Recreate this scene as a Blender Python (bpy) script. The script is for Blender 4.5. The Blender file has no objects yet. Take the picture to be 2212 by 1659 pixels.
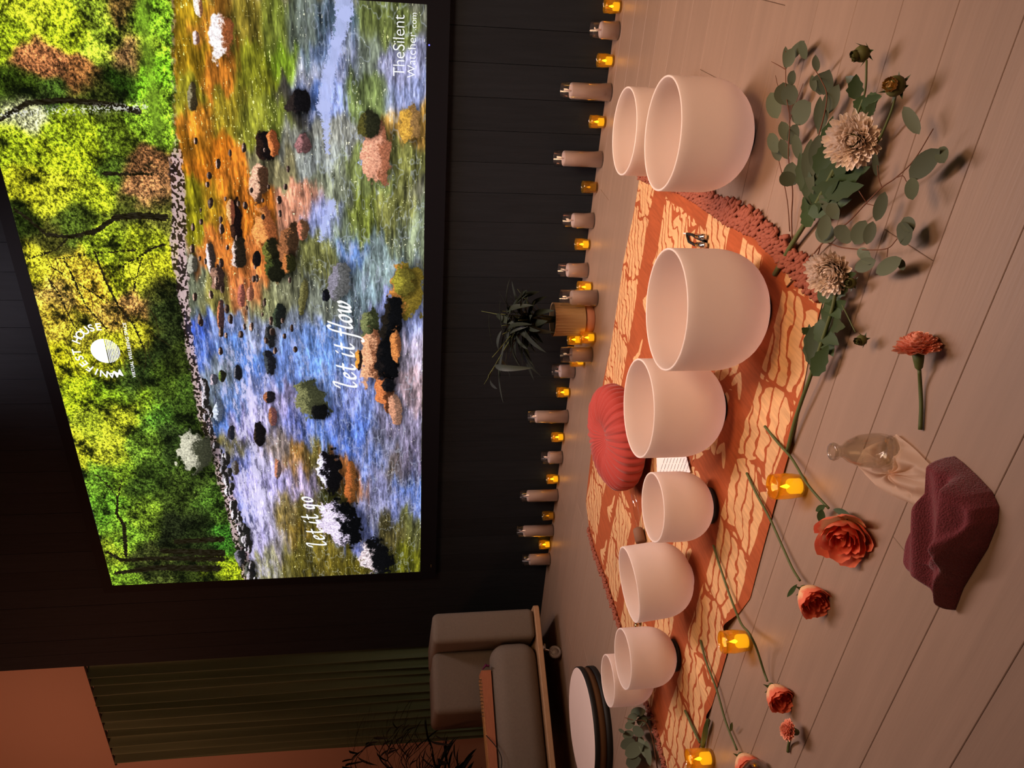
import bpy, bmesh, math, random
import numpy as np
from mathutils import Vector, Matrix

random.seed(7)
rng = np.random.RandomState(7)
PI = math.pi
SC = bpy.context.scene
COL = SC.collection

# ------------------------------------------------------------------ camera
F_PX, YAW, PITCH, ROLL, EYE = 1687.5, 0.5462, 0.1498, -0.0096, 1.0
WALL = 3.7415                                   # plane of the screen glass
FW = np.array([-math.sin(YAW) * math.cos(PITCH), math.cos(YAW) * math.cos(PITCH), -math.sin(PITCH)])
_r0 = np.array([math.cos(YAW), math.sin(YAW), 0.0]); _u0 = np.cross(_r0, FW)
RT = _r0 * math.cos(ROLL) + _u0 * math.sin(ROLL)
UP = -_r0 * math.sin(ROLL) + _u0 * math.cos(ROLL)
cam_d = bpy.data.cameras.new('camera'); cam = bpy.data.objects.new('camera', cam_d); COL.objects.link(cam)
cam_d.sensor_fit = 'HORIZONTAL'; cam_d.sensor_width = 36.0; cam_d.lens = F_PX / 2212 * 36
cam_d.clip_start = 0.02
# the phone was held upright and the picture is stored on its side: picture right = world down
M = Matrix.Identity(4)
for i in range(3):
    M[i][0] = -UP[i]; M[i][1] = RT[i]; M[i][2] = -FW[i]
M[0][3], M[1][3], M[2][3] = 0, 0, EYE
cam.matrix_world = M
SC.camera = cam

# ------------------------------------------------------------------ world, lamps, exposure
w = bpy.data.worlds.new('world'); SC.world = w; w.use_nodes = True
w.node_tree.nodes['Background'].inputs[0].default_value = (1.0, 0.55, 0.38, 1)
w.node_tree.nodes['Background'].inputs[1].default_value = 0.03
SC.view_settings.view_transform = 'Standard'; SC.view_settings.look = 'None'
SC.view_settings.gamma = 1.0; SC.view_settings.use_curve_mapping = False
SC.view_settings.exposure = 0.0
try:
    SC.cycles.use_denoising = True; SC.cycles.denoiser = 'OPENIMAGEDENOISE'
except Exception: pass
SC.cycles.max_bounces = 8; SC.cycles.transparent_max_bounces = 24
SC.cycles.caustics_reflective = False; SC.cycles.caustics_refractive = False

def area(name, loc, target, sx, sy, power, color, spread=3.14):
    l = bpy.data.lights.new(name, 'AREA'); l.shape = 'RECTANGLE'; l.size = sx; l.size_y = sy
    l.energy = power; l.color = color; l.spread = spread
    o = bpy.data.objects.new(name, l); COL.objects.link(o); o.location = loc
    o.rotation_euler = (Vector(target) - Vector(loc)).to_track_quat('-Z', 'Y').to_euler()
    return o
area('screen_fill', (-1.2, 3.1, 3.45), (-1.6, 2.6, 0), 3.4, 0.5, 44, (1.0, 0.80, 0.78), 1.6)  # added fill above the screen, stands in for the screen's own stronger light
area('ceiling_lamp', (0.6, 1.1, 3.3), (-1.1, 3.0, 0.2), 1.2, 1.2, 27, (1.0, 0.62, 0.36), 1.35)
area('corner_lamp', (-5.2, 1.7, 3.3), (-4.8, 3.75, 2.9), 0.9, 0.5, 15, (1.0, 0.33, 0.16))

# ------------------------------------------------------------------ photograph pixel -> point on a plane of the room
def ray(x, y):
    return FW + RT * ((1659 - y - 829.5) / F_PX) - UP * ((x - 1106) / F_PX)
def fl(x, y, z=0.0):
    d = ray(x, y); t = (z - EYE) / d[2]
    return Vector((d[0] * t, d[1] * t, EYE + d[2] * t))
def wl(x, y, Y=WALL):
    d = ray(x, y); t = Y / d[1]
    return Vector((d[0] * t, Y, EYE + d[2] * t))
def mpp(p):
    return ((p[0]) * FW[0] + p[1] * FW[1] + (p[2] - EYE) * FW[2]) / F_PX
def away(p, r):                                  # push a base point r further from the eye along the floor
    d = Vector((p[0], p[1], 0)).normalized()
    return Vector((p[0] + d.x * r, p[1] + d.y * r, p[2]))

# ------------------------------------------------------------------ materials
def srgb(c):
    return tuple((v / 255 / 12.92) if v / 255 <= 0.04045 else ((v / 255 + 0.055) / 1.055) ** 2.4 for v in c)
def mat(name, col, rough=0.6, spec=0.4, metal=0.0, noise=0.0, nscale=20.0, bump=0.0, bscale=60.0, stretch=None, sheen=0.0, rnd=0.0, emit=0.0, trans=0.0):
    m = bpy.data.materials.new(name); m.use_nodes = True
    nt = m.node_tree; b = nt.nodes['Principled BSDF']
    b.inputs['Roughness'].default_value = rough; b.inputs['Specular IOR Level'].default_value = spec
    b.inputs['Metallic'].default_value = metal
    if sheen: b.inputs['Sheen Weight'].default_value = sheen
    tc = nt.nodes.new('ShaderNodeTexCoord'); mp = nt.nodes.new('ShaderNodeMapping')
    nt.links.new(tc.outputs['Object'], mp.inputs[0])
    if stretch: mp.inputs['Scale'].default_value = stretch
    base = None
    if noise or rnd:
        hs = nt.nodes.new('ShaderNodeHueSaturation'); hs.inputs['Color'].default_value = (*col, 1)
        val = nt.nodes.new('ShaderNodeMath'); val.operation = 'ADD'; val.inputs[0].default_value = 1.0 - noise / 2 - rnd / 2; val.inputs[1].default_value = 0
        if noise:
            n = nt.nodes.new('ShaderNodeTexNoise'); n.inputs['Scale'].default_value = nscale; n.inputs['Detail'].default_value = 6
            nt.links.new(mp.outputs[0], n.inputs['Vector'])
            mm = nt.nodes.new('ShaderNodeMath'); mm.operation = 'MULTIPLY'; mm.inputs[1].default_value = noise
            nt.links.new(n.outputs[0], mm.inputs[0]); nt.links.new(mm.outputs[0], val.inputs[1])
        last = val
        if rnd:
            oi = nt.nodes.new('ShaderNodeObjectInfo'); m2 = nt.nodes.new('ShaderNodeMath'); m2.operation = 'MULTIPLY'; m2.inputs[1].default_value = rnd
            nt.links.new(oi.outputs['Random'], m2.inputs[0])
            ad = nt.nodes.new('ShaderNodeMath'); ad.operation = 'ADD'
            nt.links.new(val.outputs[0], ad.inputs[0]); nt.links.new(m2.outputs[0], ad.inputs[1]); last = ad
        nt.links.new(last.outputs[0], hs.inputs['Value'])
        nt.links.new(hs.outputs[0], b.inputs['Base Color'])
    else:
        b.inputs['Base Color'].default_value = (*col, 1)
    if bump:
        n2 = nt.nodes.new('ShaderNodeTexNoise'); n2.inputs['Scale'].default_value = bscale; n2.inputs['Detail'].default_value = 4
        nt.links.new(mp.outputs[0], n2.inputs['Vector'])
        bp = nt.nodes.new('ShaderNodeBump'); bp.inputs['Strength'].default_value = bump; bp.inputs['Distance'].default_value = 0.004
        nt.links.new(n2.outputs[0], bp.inputs['Height']); nt.links.new(bp.outputs[0], b.inputs['Normal'])
    if emit:
        b.inputs['Emission Color'].default_value = (*col, 1); b.inputs['Emission Strength'].default_value = emit
    if trans:                                    # thin things that let light through
        t = nt.nodes.new('ShaderNodeBsdfTranslucent'); t.inputs[0].default_value = (*col, 1)
        mx = nt.nodes.new('ShaderNodeMixShader'); mx.inputs[0].default_value = trans
        nt.links.new(b.outputs[0], mx.inputs[1]); nt.links.new(t.outputs[0], mx.inputs[2])
        nt.links.new(mx.outputs[0], nt.nodes['Material Output'].inputs[0])
    return m
def glass(name, col, gloss=0.12, tint=1.0, rough=0.03, diffuse=0.0):
    m = bpy.data.materials.new(name); m.use_nodes = True; nt = m.node_tree
    nt.nodes.remove(nt.nodes['Principled BSDF']); out = nt.nodes['Material Output']
    t = nt.nodes.new('ShaderNodeBsdfTransparent'); t.inputs[0].default_value = (*col, 1)
    g = nt.nodes.new('ShaderNodeBsdfGlossy'); g.inputs['Roughness'].default_value = rough
    lw = nt.nodes.new('ShaderNodeLayerWeight'); lw.inputs[0].default_value = gloss
    pw = nt.nodes.new('ShaderNodeMath'); pw.operation = 'MULTIPLY_ADD'; pw.inputs[1].default_value = 0.45; pw.inputs[2].default_value = 0.03; nt.links.new(lw.outputs['Facing'], pw.inputs[0])
    mx = nt.nodes.new('ShaderNodeMixShader')
    nt.links.new(pw.outputs[0], mx.inputs[0]); nt.links.new(t.outputs[0], mx.inputs[1]); nt.links.new(g.outputs[0], mx.inputs[2])
    last = mx
    if diffuse:
        d = nt.nodes.new('ShaderNodeBsdfDiffuse'); d.inputs[0].default_value = (*col, 1)
        tl = nt.nodes.new('ShaderNodeBsdfTranslucent'); tl.inputs[0].default_value = (*col, 1)
        m0 = nt.nodes.new('ShaderNodeMixShader'); nt.links.new(d.outputs[0], m0.inputs[1]); nt.links.new(tl.outputs[0], m0.inputs[2])
        m1 = nt.nodes.new('ShaderNodeMixShader'); m1.inputs[0].default_value = diffuse
        nt.links.new(mx.outputs[0], m1.inputs[1]); nt.links.new(m0.outputs[0], m1.inputs[2]); last = m1
    nt.links.new(last.outputs[0], out.inputs[0])
    return m
def emission(name, col, s):
    m = bpy.data.materials.new(name); m.use_nodes = True; nt = m.node_tree
    nt.nodes.remove(nt.nodes['Principled BSDF'])
    e = nt.nodes.new('ShaderNodeEmission'); e.inputs[0].default_value = (*col, 1); e.inputs[1].default_value = s
    nt.links.new(e.outputs[0], nt.nodes['Material Output'].inputs[0]); return m

MT = {}
MT['plank'] = mat('pale_oak', (0.285, 0.190, 0.138), 0.42, 0.35, noise=0.30, nscale=7, stretch=(0.35, 5, 1), bump=0.12, bscale=30, rnd=0.10)
MT['board'] = mat('charcoal_board', (0.017, 0.022, 0.031), 0.65, 0.12, noise=0.5, nscale=8, stretch=(6, 1, 0.5), bump=0.25, bscale=22, rnd=0.25)
MT['plaster'] = mat('plaster', (0.52, 0.40, 0.34), 0.9, 0.1, bump=0.1, bscale=80)
MT['dark'] = mat('dark_void', (0.015, 0.014, 0.014), 0.9, 0.1)
MT['bezel'] = mat('black_bezel', (0.008, 0.009, 0.014), 0.6, 0.1)
MT['curtain'] = mat('green_curtain', (0.16, 0.24, 0.16), 0.9, 0.1, noise=0.5, nscale=12, stretch=(1, 1, .12), bump=0.15, sheen=0.3)
MT['bowl'] = mat('frosted_quartz', (0.96, 0.865, 0.82), 0.55, 0.25, trans=0.48)
MT['rubber'] = mat('black_rubber', (0.012, 0.011, 0.010), 0.6, 0.3)
MT['wax'] = mat('white_wax', (0.66, 0.49, 0.43), 0.5, 0.35)
MT['clear'] = glass('clear_glass', (0.97, 0.97, 0.97), 0.25, rough=0.05)
MT['amber'] = glass('amber_glass', (1.0, 0.74, 0.15), 0.30, rough=0.08, diffuse=0.09)
MT['led'] = emission('glowing_wax', (1.0, 0.74, 0.14), 1.25)
MT['flame'] = emission('led_flame', (1.0, 0.85, 0.30), 7.0)
MT['led_dim'] = emission('dim_glowing_wax', (1.0, 0.50, 0.06), 0.16)
MT['flame_dim'] = emission('dim_led_flame', (1.0, 0.62, 0.10), 0.9)
MT['velvet'] = mat('rust_velvet', (0.36, 0.050, 0.040), 0.8, 0.1, sheen=0.2, bump=0.1)
MT['towel'] = mat('burgundy_towel', (0.18, 0.036, 0.044), 0.95, 0.03, noise=0.45, nscale=120, bump=0.9, bscale=330, sheen=0.25)
MT['sheer'] = glass('sheer_organza', (0.95, 0.76, 0.60), 0.02, rough=0.5, diffuse=0.60)
MT['cushion'] = mat('grey_boucle', (0.20, 0.165, 0.135), 0.95, 0.08, noise=0.25, nscale=90, bump=0.5, bscale=300)
MT['oakedge'] = mat('plywood_edge', (0.46, 0.27, 0.15), 0.5, 0.3, noise=0.3, nscale=30)
MT['redwood'] = mat('red_cedar', (0.42, 0.15, 0.075), 0.45, 0.4, noise=0.5, nscale=18, stretch=(1, 14, 14))
MT['steel'] = mat('steel', (0.75, 0.72, 0.68), 0.18, 0.5, metal=1.0)
MT['castor'] = mat('grey_plastic', (0.25, 0.21, 0.20), 0.4, 0.4)
MT['brass'] = mat('brass', (0.75, 0.55, 0.28), 0.22, 0.5, metal=1.0)
MT['drumskin'] = mat('drum_skin', (0.78, 0.63, 0.58), 0.6, 0.2, noise=0.08, nscale=6)
MT['drumwood'] = mat('drum_wood', (0.16, 0.085, 0.04), 0.5, 0.3)
MT['paper'] = mat('paper', (0.82, 0.76, 0.74), 0.8, 0.1)
MT['ink'] = mat('ink', (0.16, 0.14, 0.16), 0.8, 0.1)
MT['stem'] = mat('green_stem', (0.085, 0.105, 0.032), 0.55, 0.3, noise=0.5, nscale=30)
MT['twig'] = mat('brown_twig', (0.14, 0.055, 0.028), 0.6, 0.2)
MT['euc'] = mat('eucalyptus_leaf', (0.105, 0.125, 0.075), 0.6, 0.25, rnd=0.5, trans=0.2)
MT['leaf'] = mat('dark_green_leaf', (0.040, 0.070, 0.022), 0.45, 0.4, rnd=0.5, trans=0.2)
MT['palm'] = mat('palm_leaf', (0.018, 0.024, 0.015), 0.45, 0.35, rnd=0.6)
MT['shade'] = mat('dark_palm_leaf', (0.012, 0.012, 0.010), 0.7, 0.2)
MT['mum'] = mat('blush_petal', (1.0, 0.87, 0.75), 0.6, 0.2, trans=0.25)
MT['bud'] = mat('green_bud', (0.10, 0.10, 0.03), 0.6, 0.2)
MT['budtip'] = mat('ochre_bud', (0.55, 0.35, 0.12), 0.6, 0.2)
MT['carn'] = mat('salmon_petal', (0.98, 0.46, 0.31), 0.6, 0.2, trans=0.25)
MT['fringe'] = mat('rust_fringe', (0.30, 0.095, 0.06), 0.9, 0.1)
MT['pot'] = mat('ribbed_pot', (0.40, 0.26, 0.13), 0.35, 0.5)
MT['soil'] = mat('soil', (0.03, 0.022, 0.017), 0.95, 0.1)
MT['terra'] = mat('terracotta', (0.45, 0.19, 0.12), 0.7, 0.2)
MT['suede'] = mat('brown_suede', (0.22, 0.12, 0.08), 0.9, 0.1)
MT['purple'] = mat('purple_tassel', (0.12, 0.02, 0.07), 0.9, 0.1)
MT['white'] = emission('lit_white', (1, 1, 1), 1.15)
MT['bluled'] = emission('blue_led', (0.15, 0.15, 1), 2.0)

# rose petals: yellow-orange at the foot, red at the lip
def petal_mat(name, foot, lip, lo=0.62, hi=0.98):
    m = mat(name, foot, 0.55, 0.2, trans=0.2); nt = m.node_tree
    tc = nt.nodes.new('ShaderNodeTexCoord'); sp = nt.nodes.new('ShaderNodeSeparateXYZ'); nt.links.new(tc.outputs['UV'], sp.inputs[0])
    nz = nt.nodes.new('ShaderNodeTexNoise'); nz.inputs['Scale'].default_value = 5; nt.links.new(tc.outputs['UV'], nz.inputs[0])
    ad = nt.nodes.new('ShaderNodeMath'); ad.operation = 'MULTIPLY_ADD'; ad.inputs[1].default_value = 0.5; nt.links.new(nz.outputs[0], ad.inputs[0]); nt.links.new(sp.outputs['Y'], ad.inputs[2])
    cr = nt.nodes.new('ShaderNodeValToRGB'); cr.color_ramp.elements[0].position = lo; cr.color_ramp.elements[0].color = (*foot, 1)
    cr.color_ramp.elements[1].position = hi; cr.color_ramp.elements[1].color = (*lip, 1)
    nt.links.new(ad.outputs[0], cr.inputs[0])
    nt.links.new(cr.outputs[0], nt.nodes['Principled BSDF'].inputs['Base Color'])
    for n in nt.nodes:
        if n.type == 'BSDF_TRANSLUCENT': nt.links.new(cr.outputs[0], n.inputs[0])
    return m
MT['petal'] = petal_mat('rose_petal', (0.97, 0.62, 0.34), (0.90, 0.22, 0.12), 0.74, 1.14)
MT['petal_in'] = petal_mat('inner_rose_petal', (0.95, 0.46, 0.22), (0.88, 0.17, 0.09), 0.5, 0.95)

# ------------------------------------------------------------------ mesh helpers
def link(name, me, m=None, parent=None, smooth=False, loc=None, **props):
    if m is not None and len(me.materials) == 0: me.materials.append(m)
    o = bpy.data.objects.new(name, me); COL.objects.link(o)
    if parent is not None: o.parent = parent
    if smooth: me.polygons.foreach_set('use_smooth', [True] * len(me.polygons))
    if loc is not None: o.location = loc
    for k, v in props.items(): o[k] = v
    return o
def pydata(name, v, f):
    me = bpy.data.meshes.new(name); me.from_pydata([tuple(p) for p in v], [], [tuple(q) for q in f]); me.update(); return me
def thing(name, label, cat, loc=(0, 0, 0), rz=0.0, group=None):
    o = bpy.data.objects.new(name, None); COL.objects.link(o); o.empty_display_size = 0.05
    o.location = loc; o.rotation_euler = (0, 0, rz); o['label'] = label; o['category'] = cat
    if group: o['group'] = group
    return o
def tag(o, label, cat, group=None):
    o['label'] = label; o['category'] = cat
    if group: o['group'] = group
    return o
def dup(root, loc, rz, label, group=None):
    r = root.copy(); COL.objects.link(r); r.location = loc; r.rotation_euler = (0, 0, rz); r['label'] = label
    if group: r['group'] = group
    for ch in list(root.children):
        c = ch.copy(); COL.objects.link(c); c.parent = r
        for g in list(ch.children):
            d = g.copy(); COL.objects.link(d); d.parent = c
    return r
class MB:
    def __init__(s): s.v = []; s.f = []
    def add(s, v, f):
        n = len(s.v); s.v += [tuple(p) for p in v]; s.f += [tuple(i + n for i in q) for q in f]; return s
    def box(s, x0, x1, y0, y1, z0, z1):
        return s.add([(x0, y0, z0), (x1, y0, z0), (x1, y1, z0), (x0, y1, z0), (x0, y0, z1), (x1, y0, z1), (x1, y1, z1), (x0, y1, z1)],
                     [(0, 3, 2, 1), (4, 5, 6, 7), (0, 1, 5, 4), (1, 2, 6, 5), (2, 3, 7, 6), (3, 0, 4, 7)])
    def lathe(s, prof, n=32, c=(0, 0, 0), closed=False):
        v = []; f = []
        for r, z in prof:
            for k in range(n):
                a = 2 * PI * k / n; v.append((c[0] + r * math.cos(a), c[1] + r * math.sin(a), c[2] + z))
        m = len(prof)
        for i in range(m if closed else m - 1):
            j = (i + 1) % m
            for k in range(n):
                k2 = (k + 1) % n; f.append((i * n + k, i * n + k2, j * n + k2, j * n + k))
        return s.add(v, f)
    def tube(s, pts, rad, n=8, cap=True):
        pts = [Vector(p) for p in pts]; m = len(pts)
        if not hasattr(rad, '__len__'): rad = [rad] * m
        v = []; f = []; prev = None
        for i, p in enumerate(pts):
            t = (pts[min(i + 1, m - 1)] - pts[max(i - 1, 0)]).normalized()
            if prev is None: a = t.orthogonal().normalized()
            else:
                a = prev - t * prev.dot(t); a = a.normalized() if a.length > 1e-6 else t.orthogonal().normalized()
            b = t.cross(a); prev = a
            for k in range(n):
                q = 2 * PI * k / n; v.append(p + (a * math.cos(q) + b * math.sin(q)) * rad[i])
        for i in range(m - 1):
            for k in range(n):
                k2 = (k + 1) % n; f.append((i * n + k, i * n + k2, (i + 1) * n + k2, (i + 1) * n + k))
        if cap: f.append(tuple(range(n))[::-1]); f.append(tuple((m - 1) * n + k for k in range(n)))
        return s.add(v, f)
    def mesh(s, name): return pydata(name, s.v, s.f)
    def build(s, name, m, parent=None, smooth=False, **k): return link(name, s.mesh(name), m, parent, smooth, **k)
def smooth_pts(pts, n=6):                        # Catmull-Rom
    P = [Vector(p) for p in pts]
    if len(P) < 3: return [P[0].lerp(P[-1], i / n) for i in range(n + 1)]
    P = [P[0] * 2 - P[1]] + P + [P[-1] * 2 - P[-2]]; out = []
    for i in range(1, len(P) - 2):
        for k in range(n):
            t = k / n; a, b, c, d = P[i - 1:i + 3]
            out.append(0.5 * ((2 * b) + (c - a) * t + (2 * a - 5 * b + 4 * c - d) * t * t + (3 * b - a - 3 * c + d) * t ** 3))
    out.append(P[-2]); return out
def rounded(name, x0, x1, y0, y1, z0, z1, r, seg=3, only_vertical=None):
    bm = bmesh.new(); bmesh.ops.create_cube(bm, size=1.0)
    for v in bm.verts:
        v.co = Vector((x0 + (v.co.x + .5) * (x1 - x0), y0 + (v.co.y + .5) * (y1 - y0), z0 + (v.co.z + .5) * (z1 - z0)))
    if only_vertical:
        es = [e for e in bm.edges if abs(e.verts[0].co.z - e.verts[1].co.z) > 1e-6]
        bmesh.ops.bevel(bm, geom=es, offset=only_vertical, segments=6, affect='EDGES', profile=0.5)
    es = list(bm.edges) if not only_vertical else [e for e in bm.edges if e.calc_face_angle(0) > 1.0]
    bmesh.ops.bevel(bm, geom=es, offset=r, segments=seg, affect='EDGES', profile=0.5)
    me = bpy.data.meshes.new(name); bm.to_mesh(me); bm.free(); return me

# ------------------------------------------------------------------ painted pictures (numpy) for the screen and the printed throw
def vnoise(W, H, cx, cy, seed):
    r = np.random.RandomState(seed)
    gx, gy = int(W / cx) + 3, int(H / cy) + 3; g = r.rand(gy, gx).astype(np.float32)
    x = np.arange(W) / cx; y = np.arange(H) / cy
    xi = x.astype(int); yi = y.astype(int); fx = x - xi; fy = y - yi
    fx = fx * fx * (3 - 2 * fx); fy = fy * fy * (3 - 2 * fy)
    a = g[yi][:, xi]; b = g[yi][:, xi + 1]; c = g[yi + 1][:, xi]; d = g[yi + 1][:, xi + 1]
    fx = fx[None, :].astype(np.float32); fy = fy[:, None].astype(np.float32)
    return (a * (1 - fx) + b * fx) * (1 - fy) + (c * (1 - fx) + d * fx) * fy
def fbm(W, H, cx, cy, seed, o=4, g=0.55):
    s = 0; t = 0; k = 1.0
    for i in range(o):
        if cx < 1 or cy < 1: cx, cy = max(cx, 1), max(cy, 1)
        s = s + vnoise(W, H, cx, cy, seed + i) * k; t += k; k *= g; cx /= 2; cy /= 2
    return s / t
def make_image(name, rgb):                        # rgb in sRGB 0..1, row 0 at the bottom
    H, W, _ = rgb.shape; im = bpy.data.images.new(name, W, H, alpha=False)
    a = np.ones((H, W, 4), np.float32); a[..., :3] = np.clip(rgb, 0, 1)
    im.pixels.foreach_set(a.ravel()); im.update(); im.pack(); return im
# screen position on the wall
SX0, SW, SZ0 = -3.6968, 3.3412, 0.8442
SH = SW * 9 / 16; SX1 = SX0 + SW; SZ1 = SZ0 + SH
LAND = '''20,60,140,160,20;60,20,190,205,30;150,60,175,195,25;100,130,150,90,50;180,165,130,80,40;230,80,170,200,40;200,30,120,140,30;260,30,120,90,40;270,110,140,90,60;250,150,30,50,10;310,50,120,170,30;320,150,110,170,25;340,250,120,160,30;300,100,150,180,35;50,200,40,55,10;100,205,50,70,20;200,200,60,70,20;60,240,170,170,120;150,280,130,150,20;50,330,140,160,20;100,340,150,165,20;180,330,160,180,20;250,300,90,110,20;240,370,60,80,20;300,380,140,90,50;310,410,150,100,60;50,400,150,150,20;120,420,190,195,30;200,420,165,180,25;170,480,60,75,20;30,480,30,40,10;260,470,60,65,20;330,460,90,90,30;300,520,130,140,20;230,520,140,160,25;100,530,60,60,20;80,570,200,190,30;150,590,210,180,40;200,620,215,170,40;130,640,190,150,60;250,600,150,160,20;300,600,205,205,30;340,570,150,150,20;330,620,60,60,20;350,650,40,50,20;120,700,190,160,40;180,720,160,150,30;240,680,180,140,50;290,660,170,120,60;300,720,190,180,30;330,760,30,40,15;350,720,40,50,20;110,760,200,190,20;150,800,180,180,20;230,760,160,160,20;240,850,110,140,20;170,850,150,170,20;300,820,40,55,20;350,830,60,80,20;380,780,40,50,15;270,830,60,80,25;300,870,120,150,25;200,920,150,165,30;260,900,170,175,30;330,900,70,110,30;380,870,50,70,20;170,970,190,190,30;240,980,160,165,30;310,960,90,120,30;360,960,40,55,20;200,1030,90,130,30;260,1020,100,130,25;320,1040,50,70,20;380,1080,50,65,20;220,1100,90,140,30;260,1150,100,140,30;330,1100,110,140,30;380,1130,25,30,15;420,1150,30,40,15;400,1200,25,30,12;300,1210,45,50,20;240,1190,140,160,30;260,1240,110,150,30;340,1240,60,70,25;480,1180,50,100,25;490,1230,150,170,20;430,1240,40,50,15;460,1080,60,90,25;430,1040,60,80,25;20,-200,150,170,30;150,-200,140,160,30;260,-200,60,90,20;330,-200,120,190,20'''
WATER = '''400,30,165,130,20;420,120,170,130,20;400,200,150,140,30;450,60,220,140,40;470,150,190,110,30;440,250,200,120,30;480,250,150,130,30;420,330,180,110,20;450,350,205,110,20;420,440,150,140,20;470,430,190,130,25;500,400,220,120,30;520,480,235,125,30;540,460,225,120,30;490,520,200,110,40;540,560,220,120,50;520,630,200,110,60;540,60,150,130,40;560,150,140,140,30;600,60,110,120,40;620,130,120,150,30;650,60,110,120,110;560,260,140,140,40;600,250,120,130,40;600,350,140,130,90;640,300,130,130,120;640,220,60,55,50;670,150,150,150,170;690,120,90,110,150;680,200,60,90,160;720,60,80,100,120;740,100,140,150,200;710,200,150,165,230;720,280,140,140,130;680,340,140,145,140;790,100,130,140,120;830,60,110,120,60;860,150,150,150,190;880,200,140,150,200;800,200,110,125,70;890,260,190,140,60;850,330,120,120,60;790,380,120,130,70;720,400,130,135,110;700,480,140,150,210;660,450,200,130,100;740,500,110,120,90;750,540,90,120,180;780,480,120,130,50;840,470,120,120,60;880,500,130,140,110;820,560,130,150,150;700,560,130,130,70;760,620,110,130,140;690,640,120,125,110;870,700,140,150,210;900,740,180,165,190;410,640,110,115,90;410,700,60,90,200;430,750,80,110,200;450,820,110,125,150;450,870,90,90,60;480,640,140,130,60;500,700,120,140,200;520,760,100,140,225;480,800,110,120,130;560,700,130,140,180;570,660,140,140,90;620,640,120,120,90;640,700,130,140,160;650,740,120,150,220;680,760,100,140,220;560,830,120,130,190;540,800,90,130,220;500,850,110,140,210;480,900,70,110,190;520,920,160,150,220;560,900,190,180,235;600,870,150,140,190;620,800,110,140,220;600,960,150,130,120;640,930,100,110,190;700,850,110,140,210;680,930,90,120,200;720,900,100,120,200;760,860,130,140,210;800,880,110,130,200;850,880,160,150,190;890,850,180,150,160;870,920,130,120,150;760,940,80,110,200;820,960,110,110,140;490,960,110,100,50;510,1000,120,130,210;530,1050,180,170,235;560,1000,200,190,240;600,1040,170,160,220;640,1000,160,110,50;650,1050,170,150,190;680,1000,100,90,40;740,1010,190,110,50;760,1040,170,100,50;800,1000,100,120,190;820,1050,110,110,150;850,1020,130,110,90;880,1010,110,100,130;880,1050,90,120,200;520,1120,110,120,200;560,1100,190,180,230;560,1160,160,150,200;620,1110,130,110,60;600,1180,150,140,150;580,1230,140,135,100;640,1150,120,95,30;640,1210,100,90,30;680,1120,90,80,30;700,1200,110,95,30;750,1220,90,80,20;780,1160,110,120,190;820,1100,130,130,170;840,1150,90,80,40;890,1200,100,100,20;870,1080,110,120,180;720,1060,60,60,20;900,1130,100,100,50;450,-200,190,130,30;600,-200,120,130,40;750,-200,110,120,110;880,-200,120,120,70'''
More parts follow.
